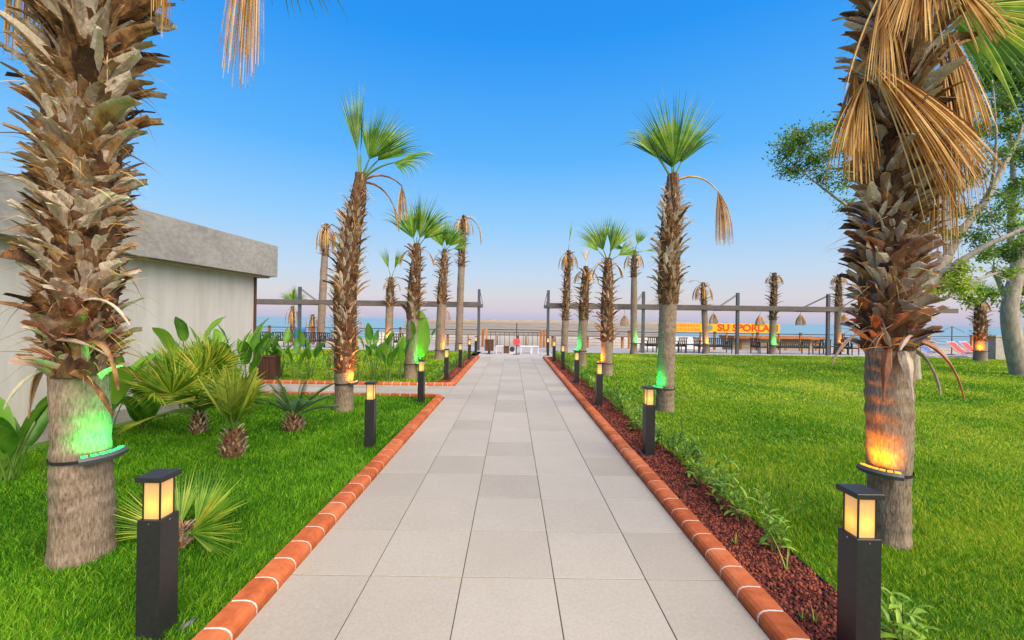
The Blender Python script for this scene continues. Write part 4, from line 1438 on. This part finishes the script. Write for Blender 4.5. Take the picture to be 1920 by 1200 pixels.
TBp = gnd(1916, 704)
Yb = TBp.y
limbsB = [([TBp - Vector((0, 0, .1)), at(1900, 640, Yb), at(1893, 580, Yb), at(1905, 520, Yb), at(1925, 440, Yb)], .27, .17),
          ([at(1893, 580, Yb), at(1880, 545, Yb + .3), at(1862, 505, Yb + .4)], .12, .05),
          ([at(1905, 520, Yb), at(1895, 440, Yb + .4), at(1900, 330, Yb + .5), at(1890, 200, Yb + .6), at(1900, 90, Yb + .6)], .11, .04),
          ([at(1925, 440, Yb), at(1950, 300, Yb), at(1930, 150, Yb), at(1960, 20, Yb)], .16, .05)]
clB = []
for (px, py, rad, n, va) in [(1895, 60, .9, 500, .25), (1915, 30, 1.0, 500, .25), (1880, 110, .8, 420, .28), (1910, 110, .9, 460, .2), (1870, 150, .7, 300, .3), (1905, 165, .8, 380, .25), (1925, 80, 1.0, 420, .2), (1860, 120, .5, 160, .3),
                             (1930, 190, .8, 300, .25), (1890, 240, .6, 180, .3), (1915, 290, .6, 200, .3), (1900, 350, .5, 150, .35), (1920, 460, .5, 150, .4), (1905, 580, .4, 120, .5), (1870, 470, .4, 90, .4), (1960, 120, 1.0, 300, .25), (1960, 300, 1.0, 250, .3),
                             (1915, 545, .4, 130, .45)]:
    clB.append((at(px, py, Yb + rst.uniform(-.8, 1.2)), rad, n, va))
tree((TBp.x, TBp.y, 0), limbsB, clB, 'thick pale tree with dense dark crown beside the low rough wall', 6, leaf=.115)

# ------------------------------------------------------------------ terrace: pergolas, lamps, railing, gate
YP = 22.4
ZB = 2.50


def pergola(xs_, x0, x1, label):
    root = thing('pergola', (xs_[0], YP, 0), label, 'pergola')
    ox = xs_[0]
    for x in xs_:
        MB().box((x - ox, 0, 1.66), (.14, .14, 3.32), bev=.008).build('post', MT['steel'], root)
        a = MB().box((x - ox, 1.25, ZB - .02), (.09, 2.22, .14)).build('arm', MT['steel'], root)
        for dx in (-.05, .05):
            MB().tube([(x - ox + dx, .05, 3.22), (x - ox + dx, 2.2, ZB + .07)], .016, 6).build('tie_rod', MT['steel'], a)
    MB().box(((x0 + x1) / 2 - ox, -.11, ZB), (x1 - x0, .075, .25), bev=.006).build('front_beam', MT['beam'], root)
    MB().box(((x0 + x1) / 2 - ox, 2.43, ZB), (x1 - x0, .10, .20), bev=.006).build('rear_beam', MT['beam'], root)
    return root


def px_x(px, Y):
    return (px - 960) * Y / FPX


pergola([-1.80, -6.75, -11.5, -16.5], -18, -1.75, 'grey steel pergola frame on the terrace behind the back lawn')
pergola([1.95, 7.1, 12.2, 17.1, 22.0], 1.9, 24, 'grey steel pergola frame on the terrace beyond the broad mown lawn')


def pendant(x, y, z, label):
    root = thing('wicker_pendant_lamp', (x, y, z), label, 'pendant lamp', 'wicker pendant lamps under the pergolas')
    mb = MB()
    n = 22
    for k in range(n):
        a = 2 * PI * k / n
        pts = []
        for t in (0, .25, .5, .75, 1):
            r = .05 + .20 * math.sin(t * 1.75) ** .8
            pts.append((r * math.cos(a), r * math.sin(a), .30 - .60 * t))
        mb.tube(pts, .016, 4, random.random(), caps=False)
    mb.build('shade', MT['wicker'], root)
    rg = MB()
    for (zz, r) in ((.28, .07), (0, .205), (-.3, .25)):
        rg.tube([(r * math.cos(2 * PI * k / 16), r * math.sin(2 * PI * k / 16), zz) for k in range(17)], .014, 4)
    rg.build('hoops', MT['wicker'], root)
    MB().tube([(0, 0, .28), (0, 0, ZB - .1 - z)], .008, 4).build('cord', MT['hose'], root)


for (px, py, lab) in ((1171, 601, 'wicker pendant lamp hanging beside the slender smooth palm'), (1338, 598, 'wicker pendant lamp hanging above the yellow banner next to drooping palm'), (1425, 601, 'wicker pendant lamp hanging above the banner lettering'),
                      (1501, 600, 'wicker pendant lamp hanging over the charcoal bench'), (1583, 600, 'wicker pendant lamp hanging beside the orange-lit spiky palm'), (837, 591, 'wicker pendant lamp hanging behind the back lawn by two palms')):
    p = at(px, py, YP + 2.43)
    pendant(p.x, p.y, p.z, lab)

YR = 25.6


def railing(x0, x1, label, posts, vertical=False):
    root = thing('terrace_railing', (x0, YR, 0), label, 'railing')
    for x in posts:
        p = MB().box((x - x0, 0, .55), (.11, .11, 1.10), bev=.008).build('post', MT['wood'], root)
        MB().box((x - x0, 0, 1.115), (.14, .14, .03)).build('post_cap', MT['cable'], p)
    c = MB()
    for z in (.18, .36, .54, .72, .90):
        c.tube([(0, 0, z), (x1 - x0, 0, z)], .009, 4)
    c.build('cables', MT['cable'], root)
    MB().box(((x1 - x0) / 2, -.065, 1.04), (x1 - x0, .018, .045)).build('hand_rail', MT['cable'], root)


railing(2.1, 33, 'orange-posted terrace railing with dark cables beyond the broad mown lawn', [2.1 + .06] + [4.6 + 2.65 * k for k in range(11)])
railing(-33, -2.0, 'orange-posted terrace railing with dark cables behind the back lawn', [-2.05 - .06] + [-4.2 - 2.7 * k for k in range(11)])
gate = thing('terrace_gate', (0, YR, 0), 'wide low metal gate between orange timber posts at the path end', 'gate')
for x in (-1.80, -1.55, 1.78, 1.98):
    MB().box((x, -.25 if abs(x) < 1.79 else 0, .55), (.13, .13, 1.12), bev=.01).build('post', MT['wood'], gate)
for (x, z) in ((0, 1.08), (0, .92)):
    MB().box((x, 0, z), (3.44, .04, .04)).build('rail', MT['cable'], gate)
for k in range(12):
    MB().box((-1.6 + k * .29, 0, .48), (.025, .025, .84)).build('bar', MT['cable'], gate)

sg = thing('round_sign', (px_x(969, 20.2), 20.2, 0), 'red round sign on a thin dark pole before the gate', 'sign')
MB().tube([(0, 0, 0), (0, 0, 1.55)], .022, 8).build('pole', MT['cable'], sg)
MB().tube([(0, -.045, .62), (0, -.028, .62)], .17, 24).build('disc', MT['red'], sg)
MB().tube([(0, 0, 0), (0, 0, .03)], .16, 16).build('base', MT['steel'], sg)


def slat_bin(x, y, w, h, label, leg=.0):
    root = thing('slatted_bin', (x, y, 0), label, 'bin')
    MB().box((0, 0, leg + h / 2), (w - .05, w - .05, h - .02)).build('liner', MT['cable'], root)
    for sidek in range(4):
        mr = Matrix.Rotation(sidek * PI / 2, 3, 'Z')
        for k in range(5):
            c = mr @ Vector((-w / 2 + w * (k + .5) / 5, -w / 2, leg + h / 2))
            MB().box(c, (w / 5 - .012, .02, h), m=mr, bev=.003).build('slat', MT['brownwood'], root)
    MB().box((0, 0, leg + h + .015), (w + .04, w + .04, .03), bev=.004).build('rim', MT['brownwood'], root)
    if leg:
        MB().box((0, 0, leg / 2), (.10, .10, leg)).build('leg', MT['cable'], root)


slat_bin(px_x(918, 20.3), 20.3, .40, .52, 'brown timber bin on a short leg beside the gate', .16)
slat_bin(px_x(503, 10.9), 10.95, .40, .62, 'dark brown slatted bin at the end of the side path')


def armchair(x, y, rz, label, w=.62, sofa=False):
    root = thing('bench' if sofa else 'armchair', (x, y, 0), label, 'bench' if sofa else 'armchair', 'charcoal slatted terrace seats', rz=rz)
    for sx in (-1, 1):
        for sy in (-1, 1):
            MB().box((sx * (w / 2 - .025), sy * .28, .31), (.04, .04, .62)).build('leg', MT['chair'], root)
        MB().box((sx * (w / 2 - .025), 0, .63), (.05, .62, .03)).build('armrest', MT['chair'], root)
    MB().box((0, 0, .36), (w - .08, .58, .04)).build('seat', MT['chair'], root)
    MB().box((0, -.02, .43), (w - .10, .50, .09), bev=.03).build('cushion', MT['cushion'], root)
    n = int(w / .11)
    bk = MB()
    for k in range(n):
        xk = -w / 2 + w * (k + .5) / n
        bk.box((xk, .31, .60), (.055, .022, .44), m=Matrix.Rotation(R(-8), 3, 'X'))
    b = bk.build('back_slats', MT['chair'], root)
    MB().box((0, .345, .83), (w, .035, .05)).build('top_rail', MT['chair'], b)
    MB().box((0, .285, .40), (w, .03, .04)).build('lower_rail', MT['chair'], b)
    return root


def table(x, y, label, w=.8):
    root = thing('low_table', (x, y, 0), label, 'table', 'charcoal terrace tables')
    MB().box((0, 0, .45), (w, w * .8, .035)).build('table_top', MT['chair'], root)
    for sx in (-1, 1):
        for sy in (-1, 1):
            MB().box((sx * (w / 2 - .04), sy * (w * .4 - .04), .217), (.04, .04, .434)).build('leg', MT['chair'], root)


YF = 23.1
for (px, w, rz, lab) in ((1229, 1.1, 180, 'charcoal slatted bench behind the tall palm with broad facing fan'), (1346, 1.35, 180, 'charcoal slatted bench below the yellow banner'), (1484, 1.65, 180, 'long charcoal slatted bench beside the thin green-lit spiky palm'),
                         (587, 1.15, 180, 'charcoal slatted bench beside the golden-skirted terrace palm'), (618, .9, 180, 'short charcoal bench between terrace palm and orange-lit palm')):
    armchair(px_x(px, YF), YF, R(rz), lab, w, True)
for (px, Y, rz, lab) in ((1273, YF, 200, 'charcoal armchair left of a low table under the banner'), (1316, YF + .3, 95, 'charcoal armchair beside the drooping palm under the banner'), (1424, YF, 110, 'charcoal armchair turned sideways below the banner lettering'),
                         (1541, YF, 175, 'charcoal armchair next to the pergola post and spiky palm'), (1594, YF, 110, 'charcoal armchair half hidden by the golden-skirted palm'),
                         (504, YF, 180, 'charcoal armchair nearest the building on the terrace'), (527, YF, 185, 'charcoal armchair beside the blue barrel'), (752, YF, 170, 'charcoal armchair seen behind the paddle-leaved plants'), (782, YF + .3, 200, 'charcoal armchair behind the huge bright green leaf')):
    armchair(px_x(px, Y), Y, R(rz), lab.replace(' left of', ' beside'))
for (px, lab) in ((1294, 'charcoal low table between two armchairs under the banner'), (1572, 'charcoal low table behind the orange-lit spiky palm'), (1216, 'charcoal low table by the slender smooth palm')):
    table(px_x(px, YF - .1), YF - .1, lab)

bar = thing('barrel', (px_x(555, 23.4), 23.9, 0), 'blue plastic barrel standing on the terrace by the pergola post', 'barrel')
MB().tube([(0, 0, 0), (0, 0, .1), (0, 0, .45), (0, 0, .6), (0, 0, 1.0), (0, 0, 1.1)], [.27, .30, .30, .31, .30, .27], 20).build('drum', MT['blue'], bar, smooth=True)
hb = MB()
for z in (.3, .7):
    hb.tube([(.305 * math.cos(2 * PI * k / 20), .305 * math.sin(2 * PI * k / 20), z) for k in range(21)], .015, 5)
hb.build('rib', MT['blue'], bar)

# white seats and planters before the gate
for (px, Y, lab) in ((938, 20.8, 'low white stool beside the brown bin before the gate'), (1004, 20.9, 'low white stool before the gate beside the white bench')):
    root = thing('stool', (px_x(px, Y), Y, 0), lab, 'stool')
    MB().box((0, 0, .36), (.38, .36, .04), bev=.01).build('seat', MT['white'], root)
    for sx in (-1, 1):
        for sy in (-1, 1):
            MB().box((sx * .16, sy * .15, .17), (.035, .035, .34)).build('leg', MT['white'], root)
root = thing('bench', (px_x(987, 20.9), 20.9, 0), 'low white bench before the gate beside the round sign', 'bench')
MB().box((0, 0, .36), (.62, .38, .05), bev=.01).build('seat', MT['white'], root)
for sx in (-1, 1):
    MB().box((sx * .25, 0, .17), (.06, .34, .33)).build('leg', MT['white'], root)
root = thing('floor_lamp', (px_x(961, 20.9), 20.8, 0), 'small round floor spotlight in white frame by the round sign', 'spotlight')
MB().tube([(0, .08, .20), (0, -.08, .22)], [.08, .13], 16).build('head', MT['cable'], root)
MB().box((0, 0, .03), (.30, .2, .06)).build('base', MT['white'], root)
for sx in (-1, 1):
    MB().box((sx * .14, 0, .13), (.025, .04, .2)).build('bracket', MT['white'], root)
root = thing('planter', (px_x(949, 20.9), 20.9, 0), 'low brown timber box planter before the gate', 'planter')
MB().box((0, 0, .17), (.34, .3, .34), bev=.01).build('box', MT['brownwood'], root)
MB().box((0, 0, .345), (.37, .33, .03), bev=.004).build('rim', MT['brownwood'], root)

# ------------------------------------------------------------------ down on the beach
pav = thing('beach_pavilion', (1.8, 30, -2.0), 'flat beige-roofed beach pavilion on posts below the terrace', 'pavilion')
YV0, YV1 = 30.0, 40.0
xa, xb = -8.0, 11.4
zf, zr = at(960, 627, YV0).z + 2.0, at(960, 604, YV1).z + 2.0
mb = MB()
mb.add([(xa - 1.8, 0, zf), (xb - 1.8, 0, zf), ((xb) * 1.28 - 1.8, YV1 - YV0, zr), (xa * 1.28 - 1.8, YV1 - YV0, zr), (xa - 1.8, 0, zf - .1), (xb - 1.8, 0, zf - .1), (xb * 1.28 - 1.8, YV1 - YV0, zr - .1), (xa * 1.28 - 1.8, YV1 - YV0, zr - .1)],
       [(0, 1, 2, 3), (7, 6, 5, 4), (0, 4, 5, 1), (1, 5, 6, 2), (2, 6, 7, 3), (3, 7, 4, 0)])
mb.build('roof', MT['roofcloth'], pav)
MB().box(((xa + xb) / 2 * 1.28 - 1.8, YV1 - YV0 + .1, zr + .06), ((xb - xa) * 1.28, .16, .30)).build('ridge_beam', MT['tan'], pav)
for t in (.25, .5, .75):
    MB().box(((xa + xb) / 2 * (1 + .28 * t) - 1.8, (YV1 - YV0) * t, zf + (zr - zf) * t + .02), ((xb - xa) * (1 + .28 * t), .10, .05)).build('roof_batten', MT['roofcloth'], pav)
for k in range(8):
    MB().box((xa + (xb - xa) * (k + .3) / 7.6 - 1.8, .25, (zf - .1) / 2), (.16, .16, zf - .1)).build('post', MT['wood'], pav)

wb = thing('backdrop', (3.0, 43, -2.0), 'long pale backdrop screen added for brightness behind the beach pavilion', 'backdrop')  # invented pale screen, added to make the gap under the pavilion roof bright
MB().box((0, 0, 1.1), (34, .06, 2.2)).build('cloth', MT['white'], wb)
for k in range(12):
    MB().box((-16.5 + 3 * k, -.06, 1.15), (.09, .05, 2.3)).build('pole', MT['wood'], wb)

hut = thing('beach_hut', (px_x(1460, 31), 31, -2.0), 'low tan timber beach hut under the banner', 'hut')
w_ = px_x(1540, 31) - px_x(1370, 31)
MB().box((0, .8, 1.25), (w_, 1.6, 2.5)).build('wall', MT['tan'], hut)
MB().box((0, .7, 2.62), (w_ + .3, 2.2, .22)).build('roof', MT['wood'], hut)
for k in range(6):
    MB().box((-w_ / 2 + w_ * (k + .5) / 6, -.03, 1.25), (.12, .06, 2.5)).build('batten', MT['wood'], hut)

YBN = 29.0
b0, b1 = at(1265, 608, YBN), at(1462, 625, YBN)
ban = thing('banner', (b0.x, YBN, b1.z), 'long yellow banner with red SU SPORLARI lettering on the beach', 'banner')
Wb, Hb = b1.x - b0.x, abs(at(1360, 608, YBN).z - at(1360, 625.5, YBN).z)
MB().box((Wb / 2, 0, Hb / 2), (Wb, .03, Hb)).build('cloth', MT['yellow'], ban)
MB().box((Wb * .125, -.02, Hb / 2), (Wb * .25, .008, Hb)).build('side_panel', MT['yellow'], ban)
ptn = MB()
rsl = random.Random(2)
for row in range(2):
    x_ = .08
    while x_ < Wb * .235:
        ww = rsl.uniform(.05, .16)
        ptn.box((x_ + ww / 2, -.027, Hb * (.27 + .46 * row)), (ww, .004, Hb * .34))
        x_ += ww + rsl.uniform(.03, .06)
ptn.build('worn_print', MT['orangep'], ban)
MB().tube([(Wb * .335, -.03, Hb * .52), (Wb * .335, -.022, Hb * .52)], Hb * .3, 16).build('emblem', MT['cushion'], ban)
cu = bpy.data.curves.new('lettering', 'FONT')
cu.body = 'SU SPORLARI'
cu.size = Hb * 1.0
cu.offset = .022
cu.extrude = .004
cu.materials.append(MT['redp'])
tx = link('lettering', cu, ban)
tx.location = (Wb * .405, -.024, Hb * .20)
tx.rotation_euler = (PI / 2, 0, 0)
bpy.context.view_layer.update()
sx_ = (Wb * .575) / max(.1, tx.dimensions.x)
lme = bpy.data.meshes.new_from_object(tx.evaluated_get(bpy.context.evaluated_depsgraph_get()))
bpy.data.objects.remove(tx)
tx = link('lettering', lme, ban, loc=(Wb * .405, -.024, Hb * .20))
tx.rotation_euler = (PI / 2, 0, 0)
tx.scale.x = sx_
for xx in (0.02, Wb * .25, Wb * .5, Wb * .75, Wb - .02):
    MB().box((xx, .06, (-2.0 - b1.z + Hb) / 2 + .02), (.09, .09, Hb + 2.0 + b1.z + .04)).build('pole', MT['wood'], ban)
bo = thing('beach_boat', (px_x(1293, 30), 30.2, -2.0), 'blue and white boat on the beach under the banner', 'boat')
mb = MB()
vv = []
for (x, w, z0, z1) in ((-1.3, .5, .45, 1.2), (-.6, .62, .4, 1.15), (.4, .6, .4, 1.15), (1.3, .05, .7, 1.35)):
    vv += [(x, -w, z1), (x, -w * .6, z0), (x, w * .6, z0), (x, w, z1)]
ff = [(i * 4 + k, i * 4 + 4 + k, i * 4 + 4 + (k + 1) % 4, i * 4 + (k + 1) % 4) for i in range(3) for k in range(4)] + [(0, 1, 2, 3), (15, 14, 13, 12)]
mb.add(vv, ff); mb.build('hull', MT['white'], bo)
MB().box((0, -.02, 1.30), (2.0, 1.3, .28), bev=.05).build('side_band', MT['blue'], bo)
MB().box((0, 0, .2), (1.4, .5, .42)).build('cradle', MT['brownwood'], bo)


def deckchair(px, Y, mat, label, w=.6):
    root = thing('deck_chair', (px_x(px, Y), Y, 0), label, 'deck chair', rz=R(200))
    sl = MB()
    pts = [(.42, .30), (.15, .24), (-.1, .30), (-.3, .52), (-.48, .78)]
    vv, ff = [], []
    for (y, z) in pts:
        vv += [(-w / 2 + .03, y, z), (w / 2 - .03, y, z)]
    for i in range(len(pts) - 1):
        ff.append((i * 2, i * 2 + 1, i * 2 + 3, i * 2 + 2))
    sl.add(vv, ff)
    so_ = sl.build('sling', MT[mat], root)
    so_.modifiers.new('s', 'SOLIDIFY').thickness = .012
    for sx in (-1, 1):
        MB().tube([(sx * w / 2, .55, .0), (sx * w / 2, -.1, .36), (sx * w / 2, -.52, .84)], .018, 5).build('side_rail', MT['white'], root)
        MB().tube([(sx * (w / 2 + .02), -.5, 0), (sx * (w / 2 + .02), .42, .36)], .018, 5).build('leg', MT['white'], root)
    for (y, z) in ((-.5, .82), (.42, .33), (-.5, .02)):
        MB().tube([(-w / 2, y, z), (w / 2, y, z)], .016, 5).build('crossbar', MT['white'], root)


deckchair(1743, 22.6, 'blue', 'blue cloth deck chair on the terrace behind the spreading tree', .75)
deckchair(1806, 22.2, 'red', 'red cloth deck chair on the terrace beside the parasol pole', .75)
deckchair(1829, 22.5, 'red', 'red cloth deck chair close beside the dark orange-lit palm', .7)
pp = thing('parasol_frame', (px_x(1792, 24), 24.2, 0), 'bare parasol pole with two stays standing on the terrace', 'parasol')
MB().tube([(0, 0, 0), (0, 0, 1.68)], .03, 6).build('pole', MT['steel'], pp)
for sx in (-1, 1):
    MB().tube([(0, 0, 1.66), (sx * .75, 0, 1.32)], .014, 5).build('stay', MT['steel'], pp)
MB().tube([(0, 0, 0), (0, 0, .05)], .2, 12).build('base', MT['steel'], pp)

lw = thing('low_wall', (px_x(1880, 20.9) + .1, 20.9, 0), 'low rough plaster wall at the lawn edge by the thick pale tree', 'wall')
MB().box((1.4, .2, .55), (3.6, .35, 1.22), bev=.02).build('masonry', MT['sandstone'], lw)
MB().box((1.4, .2, 1.19), (3.7, .42, .06), bev=.01).build('coping', MT['tan'], lw)
